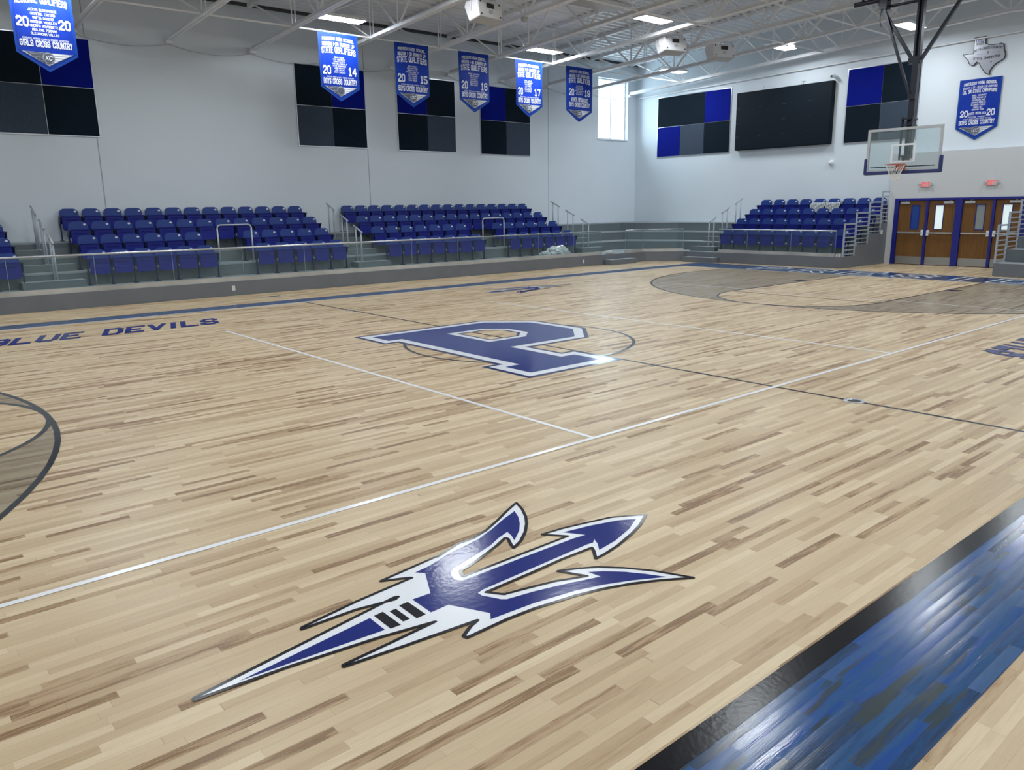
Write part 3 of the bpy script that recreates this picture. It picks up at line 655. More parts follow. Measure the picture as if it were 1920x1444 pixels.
# =================================================================== SEATING PLATFORMS
LX = [15.2, 16.3, 17.0, 17.8]; RY = [9.3, 10.3, 10.95, 11.6]
def build_platforms():
    for k, z in enumerate(LEV):
        m = MB(); z0 = 0 if k == 0 else LEV[k-1]
        poly = [(XL, FY[k]), (LX[k], FY[k]), (RX[k], RY[k]), (RX[k], DOOR_Y1), (XW if k == 3 else XW, DOOR_Y1), (XW, YW), (XL, YW)]
        i0 = len(m.v)
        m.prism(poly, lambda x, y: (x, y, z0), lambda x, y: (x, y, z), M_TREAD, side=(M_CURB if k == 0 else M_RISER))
        nose = MB()
        o = struct(m.build('seating_platform', M_TREAD), ['lowest grey platform with painted kerb', 'second grey seating step', 'third grey seating step', 'top grey seating step'][k] + ' along far and right walls')
        if k:
            n = MB()
            pts = [(XL, FY[k]), (LX[k], FY[k]), (RX[k], RY[k]), (RX[k], DOOR_Y1)]
            for a, b in zip(pts[:-1], pts[1:]): n.bar((a[0], a[1], z-.018), (b[0], b[1], z-.018), 0, w=.02, h=.035)
            n.build('step_nosing', M_TREAD, o)
    # platform on the right of the doors
    for k, z in enumerate(LEV):
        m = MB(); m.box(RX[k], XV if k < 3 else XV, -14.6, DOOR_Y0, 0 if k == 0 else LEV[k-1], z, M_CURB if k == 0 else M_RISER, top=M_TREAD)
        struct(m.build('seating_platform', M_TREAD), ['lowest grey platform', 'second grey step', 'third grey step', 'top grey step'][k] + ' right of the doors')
    # side wall of the seating at the doors: painted slate
    m = MB(); x = [RX[0]-.0, RX[1], RX[2], RX[3], XV]
    for k in range(4): m.box(x[k]-.002, x[k+1], DOOR_Y1-.012, DOOR_Y1+.12, 0, LEV[k]+.004, M_CURB, top=M_TREAD)
    for k in range(4): m.box(x[k]-.002, x[k+1], DOOR_Y0-.12, DOOR_Y0+.012, 0, LEV[k]+.004, M_CURB, top=M_TREAD)
    struct(m.build('trim_1', M_CURB), 'slate painted stepped end walls beside the doors')
    # half steps in the aisles
    for (a, b, wh) in ((-4.95, -3.62, 'left aisle'), (3.78, 4.92, 'middle aisle'), (13.35, 14.55, 'aisle before the corner')):
        m = MB()
        for k, z in enumerate((.53, .868, 1.203)):
            y1 = FY[k+1]; m.box(a, b, y1-.42, y1+.0, LEV[k]-.01, z, M_RISER, top=M_TREAD)
        struct(m.build('aisle_step', M_RISER), 'grey half steps in the ' + wh)
    m = MB()
    for k, z in enumerate((.53, .868, 1.203)):
        m.box(RX[k+1]-.42, RX[k+1], 8.25, 9.35, LEV[k]-.01, z, M_RISER, top=M_TREAD)
    struct(m.build('aisle_step', M_RISER), 'grey half steps left of the right seating')
    m = MB()
    # small wooden-painted entry steps on the court floor
    m.box(12.95, 14.3, 9.93, 10.3, 0, .18, M_CURB, top=M_TREAD)
    struct(m.build('entry_step', M_CURB), 'low grey step at the gap in the far glass guard')
    m = MB(); m.box(15.93, 16.33, 7.75, 9.1, 0, .18, M_CURB, top=M_TREAD)
    struct(m.build('entry_step', M_CURB), 'low grey step at the gap in the right glass guard')
build_platforms()

# =================================================================== STADIUM SEATS
def seat_meshes():
    # backrest: rounded shell, front faces -y
    def shell(w, z0, z1, r, y0, t, lean, bulge, rb=.03):
        pts = []
        for cx, cz, a0, rr in ((w/2-r, z1-r, 0, r), (-w/2+r, z1-r, 90, r), (-w/2+rb, z0+rb, 180, rb), (w/2-rb, z0+rb, 270, rb)):
            for i in range(6): a = math.radians(a0+90*i/5); pts.append((cx+rr*math.cos(a), cz+rr*math.sin(a)))
        return pts, (lambda x, z: (x, y0+lean*(z-z0)-bulge*(1-(2*x/w)**2), z)), (lambda x, z: (x, y0+t+lean*(z-z0)-bulge*(1-(2*x/w)**2), z))
    p_, f0, f1 = shell(.465, .44, .845, .13, -.03, .03, .12, -.0)
    m = MB(); m.prism(p_, f0, f1); back = m.mesh('backrest', M_SEAT, bevel=.008)
    m = MB()
    p_, f0, f1 = shell(.445, .27, .635, .035, -.20, .045, .06, .012, rb=.07)
    m.prism(p_, f0, f1)
    m.box(-.225, .225, -.205, -.105, .625, .648)
    m.box(-.15, .15, -.222, -.205, .548, .562)
    pan = m.mesh('seat_pan', M_PAN, bevel=.006)
    m = MB(); m.lathe([(.0001, -.004), (.026, -.004), (.026, 0)], (.155, .013, .762), 14, axis='z'); 
    m = MB()
    ring = [(0.152+.033*math.cos(2*math.pi*i/14), .768+.025*math.sin(2*math.pi*i/14)) for i in range(14)]
    m.prism(ring, lambda x, z: (x, -.001, z), lambda x, z: (x, .010, z)); plate = m.mesh('number_plate', M_PLATE)
    m = MB()
    # side bracket and armrest on the left edge of the seat
    sx = -.258
    m.prism([(-.02, .40), (.03, .60), (-.20, .635), (-.235, .60), (-.16, .45)], lambda y, z: (sx-.012, y, z), lambda y, z: (sx+.012, y, z))
    m.box(sx-.02, sx+.02, -.25, -.02, .612, .640)
    arm = m.mesh('armrest', M_SEATMETAL, bevel=.005)
    m = MB(); m.bar((sx, -.09, .02), (sx, -.09, .36), 0, w=.05, h=.03); m.bar((sx, -.09, .34), (sx, -.03, .52), 0, w=.045, h=.03)
    m.box(sx-.04, sx+.04, -.19, .03, 0, .018)
    leg = m.mesh('standard', M_SEATMETAL)
    return back, pan, plate, arm, leg
BACK, PAN, PLATE, ARM, LEGM = seat_meshes()
ORD = ['first','second','third','fourth','fifth','sixth','seventh','eighth','ninth','tenth','eleventh','twelfth','thirteenth','fourteenth','fifteenth','sixteenth']
def seat(x, y, z, rz, label, group, last, first=False):
    r = empty('stadium_seat', (x, y, z), rz, label, 'seat', group)
    for n, me in (('backrest', BACK), ('seat_pan', PAN), ('number_plate', PLATE), ('armrest', ARM), ('standard', LEGM)): inst(n, me, r)
    if last:
        inst('armrest', ARM, r, (.516, 0, 0)); inst('standard', LEGM, r, (.516, 0, 0))
    return r
YB = [12.08, 12.91, 13.74, 14.56]; XB = [17.02, 17.84, 18.67, 19.46]
ROW = ['front row', 'second row', 'third row', 'top row']
def row_far(sec, k, x0, x1, n, frm, start=0, gap_before=False):
    for i in range(n):
        x = x0+(x1-x0)*i/(n-1)-.155 if n > 1 else x0-.155
        lab = 'folded blue stadium seat, %s of %s, %s from %s' % (ROW[k], sec, ORD[i], frm)
        seat(x, YB[k], LEV[k], 0, lab, 'blue stadium seats in '+sec, i == n-1)
S1, S2, S3 = 'left section', 'middle section', 'right section by doors'
row_far(S1, 3, -3.09, 3.34, 13, 'left aisle'); row_far(S1, 2, -3.08, 3.41, 13, 'left aisle')
row_far(S1, 1, -3.08, -.46, 6, 'left aisle'); row_far(S1, 1, 1.16, 3.38, 5, 'the wheelchair gap')
row_far(S1, 0, -3.09, -.45, 6, 'left aisle'); row_far(S1, 0, 1.15, 3.40, 5, 'the wheelchair gap')
row_far(S2, 3, 5.20, 12.95, 16, 'middle aisle'); row_far(S2, 2, 5.27, 13.02, 16, 'middle aisle')
row_far(S2, 1, 5.33, 8.67, 7, 'middle aisle'); row_far(S2, 1, 10.29, 13.04, 6, 'the wheelchair gap')
row_far(S2, 0, 5.34, 8.67, 7, 'middle aisle'); row_far(S2, 0, 10.28, 13.04, 6, 'the wheelchair gap')
for k in range(4):                      # the section cut off by the left edge of the picture
    for i in range(2):
        seat(-4.98-.54*i-.155, YB[k], LEV[k], 0, 'folded blue stadium seat cut off by photo edge, %s, %s from left aisle' % (ROW[k], ORD[i]), 'blue stadium seats at the left edge', i == 0)
def row_right(k, y0, y1, n):
    for i in range(n):
        y = y0+(y1-y0)*i/(n-1)+.155
        seat(XB[k], y, LEV[k], -math.pi/2, 'folded blue stadium seat, %s of right section, %s from corner aisle' % (ROW[k], ORD[i]), 'blue stadium seats in right section', i == n-1)
row_right(3, 7.74, 3.36, 9); row_right(2, 7.72, 3.34, 9); row_right(1, 7.72, 3.35, 9); row_right(0, 7.70, 3.35, 9)
for k in range(4):                      # just past the doors, behind the ladder rails
    for i in range(3):
        seat(XB[k]-(.12 if k < 3 else .32), -2.32-.555*i, LEV[k], -math.pi/2, 'folded blue stadium seat right of the doors, %s, %s from the rail' % (ROW[k], ORD[i]), 'blue stadium seats right of the doors', i == 2)

# =================================================================== GLASS GUARD
def glass_run(pts, lab):
    """pts: joint positions along a straight run, (x,y)"""
    a, b = Vector(pts[0]), Vector(pts[-1]); d = (b-a).normalized(); n = Vector((-d.y, d.x))
    r = empty('glass_guard', (a.x, a.y, LEV[0]), 0, lab, 'glass railing', 'glass guards along the platform edge')
    P = [Vector(p_)-a for p_ in pts]
    m = MB(); m.bar((0, 0, .05), (P[-1].x, P[-1].y, .05), 0, w=.09, h=.11); m.build('base_shoe', M_SHOE, r)
    m = MB(); m.bar((0, 0, .82), (P[-1].x, P[-1].y, .82), .024, 10); m.build('top_rail', M_ALU, r, smooth=True)
    for p_, q in zip(P[:-1], P[1:]):
        m = MB(); s = p_+d*.012; e = q-d*.012
        m.bar((s.x, s.y, .45), (e.x, e.y, .45), 0, w=.012, h=.70); m.build('glass_panel', M_GLASS, r)
    for p_ in P[1:-1]+[P[0]+d*.006, P[-1]-d*.006]:
        m = MB(); m.bar((p_.x, p_.y, .10), (p_.x, p_.y, .80), 0, w=.009, h=.010); m.build('panel_edge', M_GLEDGE, r)
gy = CURB_Y+.09
glass_run([(x, gy) for x in (-10.5, -8.8, -7.1, -5.4, -3.7, -2.0, -.29, 1.4, 3.1, 4.8, 6.49, 8.17, 9.85, 11.51, 12.9)], 'long clear glass guard with metal top rail in front of far seats')
glass_run([(14.2, gy), (15.17, gy)], 'short glass guard panel between far step and cut corner')
glass_run([(15.2, gy-.01), (16.36, CURB_Y-.98+.08)], 'slanted glass guard panel across the cut corner')
glass_run([(CURB_X+.09, y) for y in (7.85, 6.67, 4.98, 3.4)], 'clear glass guard in front of the right section seats')
glass_run([(CURB_X+.09, y) for y in (-2.15, -3.6, -5.3, -7)], 'glass guard right of the doors')

# =================================================================== HANDRAILS
def handrail(x, y, z, rz, lab, grp):
    r = empty('aisle_handrail', (x, y, z), rz, lab, 'handrail', grp)
    for yy in (0, .30):
        m = MB(); m.bar((0, yy, 0), (0, yy, .90+yy*.42), .023, 8); m.lathe([(.0005, .01), (.045, .01), (.045, 0)], (0, yy, 0), 12); m.build('post', M_RAILPAINT, r, smooth=True)
    m = MB(); m.bar((0, -.07, .90-.03), (0, .42, .90+.42*.42), .025, 8); m.build('rail', M_RAILPAINT, r, smooth=True)
for x, nm in ((-4.22, 'left aisle'), (3.95, 'middle aisle'), (13.7, 'aisle before the corner')):
    for k in range(3):
        handrail(x, FY[k+1]-.38, (.53, .868, 1.203)[k], 0, '%s grey handrail in the %s of the far seating' % (['lowest', 'middle', 'upper'][k], nm), 'short handrails in the aisles')
for k in range(3):
    handrail(RX[k+1]-.38, 8.55, (.53, .868, 1.203)[k], -math.pi/2, '%s grey handrail beside the right section seats' % ['lowest', 'middle', 'upper'][k], 'short handrails in the aisles')
def hoop_rail(x, y, z, w, lab):
    r = empty('wheelchair_guardrail', (x, y, z), 0, lab, 'guardrail', 'square guardrails behind the wheelchair gaps')
    m = MB(); h = 1.02; rr = .08
    pts = [(0, 0, 0), (0, 0, h-rr), (.025, 0, h-.025), (rr, 0, h), (w-rr, 0, h), (w-.025, 0, h-.025), (w, 0, h-rr), (w, 0, 0)]
    m.path(pts, .022, 8); m.build('bent_tube', M_RAILPAINT, r, smooth=True)
    m = MB()
    for q in (0, w): m.box(q-.05, q+.05, -.05, .05, 0, .012)
    m.build('foot_plate', M_RAILPAINT, r)
hoop_rail(-.16, 12.32, LEV[1], .95, 'pale bent tube guardrail in the gap of the left section')
hoop_rail(9.0, 12.32, LEV[1], .95, 'pale bent tube guardrail in the gap of the middle section')
def ladder_rail(y, lab):
    r = empty('ladder_guardrail', (0, y, 0), 0, lab, 'guardrail', 'stepped ladder guardrails flanking the doors')
    xs = [16.38, 17.12, 17.96, 18.80, 19.28]
    for k in range(4):
        m = MB(); z0 = LEV[k]; z1 = LEV[k]+1.05; a, b = xs[k]+.01, xs[k+1]-.005
        m.bar((a, 0, z0), (a, 0, z1), 0, w=.045, h=.045)
        if k < 3: m.bar((b, 0, z0), (b, 0, z1), 0, w=.04, h=.04)
        m.bar((a, 0, z1-.02), (b, 0, z1-.02), 0, w=.045, h=.045)
        for i in range(7): zz = z0+.08+i*.133; m.bar((a, 0, zz), (b, 0, zz), 0, w=.03, h=.03)
        m.build('rail_panel', M_RAILPAINT, r)
ladder_rail(DOOR_Y1-.005, 'stepped ladder guardrail on the left of the doors')
ladder_rail(DOOR_Y0+.005, 'stepped ladder guardrail on the right of the doors')

# =================================================================== DOORS
def build_doors():
    y0, y1, zt_ = -1.02, 2.92, 2.17; x = XV
    fr = MB()
    fr.box(x-.02, x+.14, y1-.13, y1, 0, zt_); fr.box(x-.02, x+.14, y0, y0+.13, 0, zt_)
    fr.box(x-.02, x+.14, y0+.13, y1-.13, zt_-.07, zt_)
    fr.box(x-.02, x+.14, .80, 1.00, 0, zt_-.07)
    for yy in (1.87, -.10): fr.box(x-.0, x+.12, yy-.04, yy+.04, 0, zt_-.07)
    struct(fr.build('trim_2', M_FRAMEBLUE, bevel=.004), 'royal blue steel frame around the four doors')
    spans = [(1.91, 2.79, 1, M_DGLASSBLUE, 'blue poster behind its narrow window'), (1.00, 1.83, -1, M_DGLASSLIT, 'bright narrow window, second from the left'), (-.06, .80, 1, M_DGLASSGREY, 'grey narrow window, third from the left'), (-.89, -.14, -1, M_DGLASSLIT, 'bright narrow window, partly behind the ladder rail')]
    for i, (a, b, hand, gm, lab) in enumerate(spans):
        a += .006; b -= .006
        m = MB()
        # leaf with a window opening ; the opening sits on the latch side
        wc = (a+b)/2-.08*hand if False else (a+.33 if hand == 1 else b-.33)
        wa, wb = wc-.12, wc+.12; X0, X1 = x+.05, x+.095
        m.box(X0, X1, a, wa, .01, 2.09); m.box(X0, X1, wb, b, .01, 2.09); m.box(X0, X1, wa, wb, .01, 1.18); m.box(X0, X1, wa, wb, 1.93, 2.09)
        d = struct(m.build('door_%d' % (i+1), M_DOORWOOD), 'brown wood door with '+lab)
        g = MB(); g.box(X0+.012, X1-.012, wa, wb, 1.18, 1.93); g.build('door_window', gm, d)
        g = MB(); e = .022
        for q in ((wa-e, wa, 1.18-e, 1.93+e), (wb, wb+e, 1.18-e, 1.93+e), (wa, wb, 1.18-e, 1.18), (wa, wb, 1.93, 1.93+e)): g.box(X0-.008, X0+.004, *q)
        g.build('window_trim', M_FRAMEBLUE, d)
        g = MB(); g.box(X0-.004, X0, a+.01, b-.01, .02, .27); g.build('kick_plate', M_KICK, d)
        g = MB(); g.box(X0-.085, X0-.035, a+.03, b-.03, 1.035, 1.075)
        g.box(X0-.09, X0-.03, (a+.10 if hand == -1 else a+.30), (b-.30 if hand == -1 else b-.10), 1.03, 1.08)
        g.box(X0-.035, X0, a+.03, a+.09, 1.03, 1.08); g.box(X0-.035, X0, b-.09, b-.03, 1.03, 1.08)
        g.build('push_bar', M_ALU, d, bevel=.004)
        la = a if hand == 1 else b-.085
        g = MB(); g.box(X0-.075, X0, la+.005, la+.08, .965, 1.145); g.build('latch_box', M_PLATE, d, bevel=.004)
        ca = (b-.36) if hand == 1 else (a+.06)
        g = MB(); g.box(X0-.06, X0, ca, ca+.30, 1.985, 2.06); g.bar((X0-.04, ca+.15, 2.07), (X0-.02, ca+.02, 2.12), .008, 5); g.build('door_closer', M_ALU, d, bevel=.005)
build_doors()
def exit_sign(y, lab):
    r = empty('exit_sign', (XV-.0, y, 2.52), 0, lab, 'exit sign', 'lit exit signs over the doors')
    m = MB(); m.box(-.05, 0, -.15, .15, -.01, .18); m.build('housing', M_SIGN, r, bevel=.008)
    m = MB(); draw_text(m, text_quads('EXIT', .115, .22, th=1.3), lambda u, v, k: (-.0515-k, -u, .025+v)); m.build('lettering', M_RED, r)
    for s in (1, -1):
        m = MB(); m.lathe([(.02, 0), (.045, -.045), (.04, -.05), (.0005, -.05)], (-.03, s*.195, .085), 12, axis='x'); m.bar((-.03, s*.14, .085), (-.03, s*.2, .085), .014, 6)
        m.build('lamp_head', M_SIGNGREY, r)
exit_sign(1.97, 'red exit sign above the left pair of doors')
exit_sign(.02, 'red exit sign above the right pair of doors')

# =================================================================== WALL PANELS AND SCREEN
D, Gy, B = M_FABDARK, M_FABGREY, M_FABBLUE
def panel_set(name, cells, lab, wall):
    """cells: (u0,u1,z0,z1,mat,label) on the far wall (u = x) or the right wall (u = y)"""
    r = empty(name, (0, 0, 0), 0, lab, 'acoustic panel', 'acoustic panel groups on the walls')
    us = [c[0] for c in cells]+[c[1] for c in cells]; zs = [c[2] for c in cells]+[c[3] for c in cells]
    e = .02
    m = MB()
    if wall == 'far': m.box(min(us)-e, max(us)+e, YW-.035, YW-.001, min(zs)-e, max(zs)+e)
    else: m.box(XW-.035, XW-.001, min(us)-e, max(us)+e, min(zs)-e, max(zs)+e)
    m.build('edge_trim', M_ALU, r)
    for u0, u1, z0, z1, mt, lb in cells:
        m = MB(); g = .008
        if wall == 'far': m.box(u0+g, u1-g, YW-.055, YW-.034, z0+g, z1-g)
        else: m.box(XW-.055, XW-.034, u0+g, u1-g, z0+g, z1-g)
        o = m.build('fabric_panel', mt, r, bevel=.004); o['label'] = lb
def quad4(u0, z0, w, h, mats):
    n = {id(D): 'black fabric panel', id(Gy): 'grey fabric panel', id(B): 'royal blue fabric panel'}
    return [(u0, u0+w, z0+h, z0+2*h, mats[0], n[id(mats[0])]), (u0+w, u0+2*w, z0+h, z0+2*h, mats[1], n[id(mats[1])]),
            (u0, u0+w, z0, z0+h, mats[2], n[id(mats[2])]), (u0+w, u0+2*w, z0, z0+h, mats[3], n[id(mats[3])])]
panel_set('acoustic_panel_group', quad4(-4.66, 4.10, 1.22, 1.22, (D, B, Gy, D)), 'four square panels behind the girls banner, far left', 'far')
panel_set('acoustic_panel_group', quad4(3.55, 4.09, 1.22, 1.22, (D, B, Gy, D)), 'four square panels behind the 2014 banner', 'far')
panel_set('acoustic_panel_group', quad4(7.24, 4.07, 1.22, 1.22, (B, D, D, Gy)), 'four square panels behind the 2015 banner', 'far')
panel_set('acoustic_panel_group', quad4(10.86, 4.05, 1.22, 1.22, (B, D, D, Gy)), 'four square panels between the 2016 and 2017 banners', 'far')
y1, y0 = 13.44, 9.80; w3 = (y1-y0)/3
panel_set('acoustic_panel_group', [(y0+w3, y1, 5.31, 6.52, D, 'long black fabric panel'), (y0, y0+w3, 5.31, 6.52, B, 'royal blue fabric panel'),
    (y0+2*w3, y1, 4.10, 5.31, B, 'royal blue fabric panel'), (y0+w3, y0+2*w3, 4.10, 5.31, Gy, 'grey fabric panel'), (y0, y0+w3, 4.10, 5.31, D, 'black fabric panel')], 'five fabric panels left of the black screen', 'right')
yb_ = 2.60
panel_set('acoustic_panel_group', [(yb_+1.22, yb_+2.44, 5.33, 6.55, B, 'royal blue fabric panel'), (yb_, yb_+1.22, 5.33, 6.55, D, 'black fabric panel'),
    (yb_+1.22, yb_+2.44, 4.11, 5.33, D, 'black fabric panel'), (yb_, yb_+1.22, 4.11, 5.33, Gy, 'grey fabric panel')], 'four square panels behind the basketball mast', 'right')
def screen():
    r = empty('video_screen', (XW, 0, 0), 0, 'wide black video scoreboard screen, switched off, on the right wall', 'screen')
    a, b, z0, z1 = 5.50, 9.42, 4.12, 6.26
    m = MB(); m.box(-.20, -.002, a, b, z0, z1); m.build('cabinet', M_SCREEN, r, bevel=.01)
    m = MB(); m.box(-.206, -.2005, a+.03, b-.03, z0+.03, z1-.03); m.build('display_face', M_SCREEN, r)
    m = MB()
    for yy in (a+.85, a+1.85, a+2.85, a+3.82):
        for zz in (z0+.5, z0+1.02, z0+1.55): m.box(-.2095, -.206, yy-.07, yy+.07, zz-.006, zz+.006)
    m.build('module_mark', M_SCRMARK, r)
    for yy in (a+1.25, a+2.75):
        m = MB(); m.bar((-.06, yy, z1), (-.06, yy, z1+.16), .012, 5); m.bar((-.06, yy+.08, z1+.16), (-.06, yy-.08, z1+.14), .014, 5); m.build('lifting_bracket', M_TRUSS, r)
screen()
def bullet_cam():
    r = empty('security_camera', (XW, 5.53, 6.36), 0, 'small white bullet camera above the screen corner', 'camera')
    m = MB(); m.bar((-.30, 0, .02), (-.05, 0, .05), .055, 12); m.bar((-.06, 0, .0), (0, 0, -.04), .02, 6); m.build('body', M_OUTLET, r)
    m = MB(); m.bar((-.305, 0, .02), (-.298, 0, .02), .045, 12); m.build('lens', M_BLACK, r)
    r = empty('dome_camera', (XW, 5.45, 3.47), 0, 'small round white dome camera below the screen', 'camera')
    m = MB(); m.lathe([(.09, 0), (.09, -.05), (.06, -.10), (.0005, -.115)], (0, 0, 0), 16, axis='x'); m.build('dome', M_OUTLET, r, smooth=True)
bullet_cam()
for (x, y, z, ax, lab) in ((-.62, CURB_Y, .19, 'y', 'white wall outlet low on the kerb below the left section'), (11.9, CURB_Y, .17, 'y', 'white wall outlet low on the kerb near the far step')):
    r = empty('wall_outlet', (x, y, z), 0, lab, 'outlet', 'outlets on the kerb')
    m = MB(); m.box(-.038, .038, -.008, 0, -.06, .06); m.build('cover_plate', M_OUTLET, r)
    m = MB(); m.box(-.014, .014, -.011, -.008, .01, .04); m.box(-.014, .014, -.011, -.008, -.04, -.01); m.build('socket', M_SIGNGREY, r)
m = MB(); m.box(18.85, 18.99, DOOR_Y1-.022, DOOR_Y1-.012, 1.0, 1.14); tag(m.build('light_switch', M_OUTLET), 'white switch plate on the stepped end wall by the doors', 'switch')

# =================================================================== BASKETBALL BACKSTOP
def backstop():
    bx, rz_ = 12.95, 2.98
    r = empty('basketball_backstop', (bx, 0, 0), 0, 'ceiling hung basketball backstop with black mast and glass backboard', 'basketball hoop')
    z0, z1, hw = 2.81, 3.90, .93
    m = MB(); m.box(0, .012, -hw+.02, hw-.02, z0+.02, z1-.02); g = m.build('backboard', M_BBGLASS, r)
    m = MB(); w = .055
    w = .065; m.box(-.012, .035, -hw, hw, z1-w, z1); m.box(-.012, .035, -hw, hw, z0, z0+w); m.box(-.012, .035, -hw, -hw+w, z0+w, z1-w); m.box(-.012, .035, hw-w, hw, z0+w, z1-w)
    m.build('backboard_frame', M_BBFRAME, g, bevel=.005)
    m = MB(); a, b, c, d, t = -.305, .305, 3.05, 3.50, .045
    for q in ((a, b, d-t, d), (a, b, c, c+t*.6), (a, a+t, c+t*.6, d-t), (b-t, b, c+t*.6, d-t)): m.box(-.004, 0, *q)
    m.build('target_square', M_BBWHITE, g)
    m = MB(); m.bar((-.01, -hw+.12, z0+.13), (-.01, hw-.12, z0+.13), .012, 6); m.build('breakaway_bar', M_BLKMETAL, g)
    m = MB(); p = .05
    m.box(-.03, .055, -hw+.03, hw-.03, z0-.045, z0+.03); m.box(-.03, .055, -hw-.045, -hw+.03, z0-.045, z0+.36); m.box(-.03, .055, hw-.03, hw+.045, z0-.045, z0+.36)
    m.build('edge_padding', M_PAD, g, bevel=.012)
    m = MB(); cx = -.36; R = .2286
    ring = [(cx+R*math.cos(a*math.pi/16), R*math.sin(a*math.pi/16), rz_) for a in range(33)]
    m.path(ring, .010, 6); m.box(-.13, -.012, -.10, .10, rz_-.12, rz_+.01)
    m.bar((-.13, .08, rz_), (-.16, .10, rz_), .012, 5); m.bar((-.13, -.08, rz_), (-.16, -.10, rz_), .012, 5)
    m.box(-.16, -.012, -.13, .13, rz_-.012, rz_+.008)
    rim = m.build('rim', M_ORANGE, r)
    m = MB(); n = 12
    lev = [(R, 0), (.185, -.10), (.145, -.20), (.115, -.30), (.125, -.40)]
    for j in range(4):
        for k in range(n):
            for s in (0, 1):
                if (k+s) % 1: continue
                a0 = 2*math.pi*(k+.5*(j % 2))/n; a1 = 2*math.pi*(k+.5*(j % 2)+(.5 if s else -.5))/n
                m.bar((cx+lev[j][0]*math.cos(a0), lev[j][0]*math.sin(a0), rz_+lev[j][1]), (cx+lev[j+1][0]*math.cos(a1), lev[j+1][0]*math.sin(a1), rz_+lev[j+1][1]), .0045, 4)
    m.build('net', M_NET, rim)
    # mast
    mx = .30
    m = MB(); m.bar((mx, 0, 3.15), (mx, 0, 5.6), 0, w=.15, h=.15, up=(1, 0, 0)); m.bar((mx, 0, 3.15), (.05, 0, 3.15), 0, w=.10, h=.10)
    for s in (-.055, .055): m.bar((mx, s, 5.6), (mx, s, 7.35), 0, w=.05, h=.14, up=(1, 0, 0))
    m.bar((mx+.03, 0, 5.6), (mx+.03, 0, 7.35), 0, w=.06, h=.05, up=(1, 0, 0))
    m.build('mast', M_BLKMETAL, r)
    m = MB()
    for zz in (3.95, 4.10): m.box(-.0, mx+.1, -.12, .12, zz-.02, zz+.02)
    m.box(.05, .12, -.14, -.10, 3.85, 4.15); m.box(.05, .12, .10, .14, 3.85, 4.15)
    m.box(.16, .24, -.05, .05, 3.9, 4.06); m.build('height_adjuster', M_BLKMETAL, r, bevel=.004)
    m = MB()
    for s in (-1, 1): m.bar((.04, s*.10, 3.1), (.04, s*.10, 3.85), 0, w=.03, h=.05)
    for s in (-1, 1): m.bar((.04, s*.12, 3.2), (mx, s*.03, 3.2), 0, w=.03, h=.04)
    m.bar((.04, 0, 3.08), (mx, 0, 3.6), .02, 6)
    m.build('backboard_bracket', M_BLKMETAL, r)
    for s in (-1, 1):
        m = MB(); m.bar((mx, s*.10, 5.52), (mx, s*1.25, 7.30), 0, w=.075, h=.075); m.box(mx-.07, mx+.07, s*.06-.05, s*.06+.13*s+.0 if s > 0 else s*.06+.05, 5.44, 5.58); m.build('side_brace', M_BLKMETAL, r)
    m = MB(); m.bar((mx-.1, .04, 4.62), (mx-.05, .98, 7.05), 0, w=.055, h=.055); m.box(mx-.13, mx-.02, -.09, .09, 4.58, 4.70); m.build('folding_brace', M_BLKMETAL, r)
    m = MB(); m.bar((mx-.02, -1.7, 7.10), (mx-.02, 1.72, 7.10), .06, 10); m.bar((mx+.1, -1.2, 6.93), (mx+.1, 1.0, 6.93), .035, 8)
    m.box(mx-.1, mx+.12, .84, 1.02, 6.86, 7.14)
    m.build('hanger_pipe', M_BLKMETAL, r)
    m = MB()
    for s in (-1, 1): m.bar((mx-.02, s*1.5, 7.1), (mx-.02, s*1.5, 7.5), .03, 6)
    m.bar((mx-.02, -1.7, 7.42), (mx-.02, 1.7, 7.42), .05, 8)
    for s in (-1, 1): m.bar((-1.13, s*1.5, 7.47), (1.27, s*1.5, 7.47), 0, w=.08, h=.08)
    m.build('ceiling_hanger', M_BLKMETAL, r)
    m = MB(); m.path([(mx-.05, .98, 6.9), (mx-.06, 1.0, 6.6), (mx-.05, .96, 6.45)], .008, 5); m.bar((mx-.09, .3, 5.2), (mx-.05, .9, 6.9), .004, 4); m.build('winch_cable', M_BLKMETAL, r)
backstop()

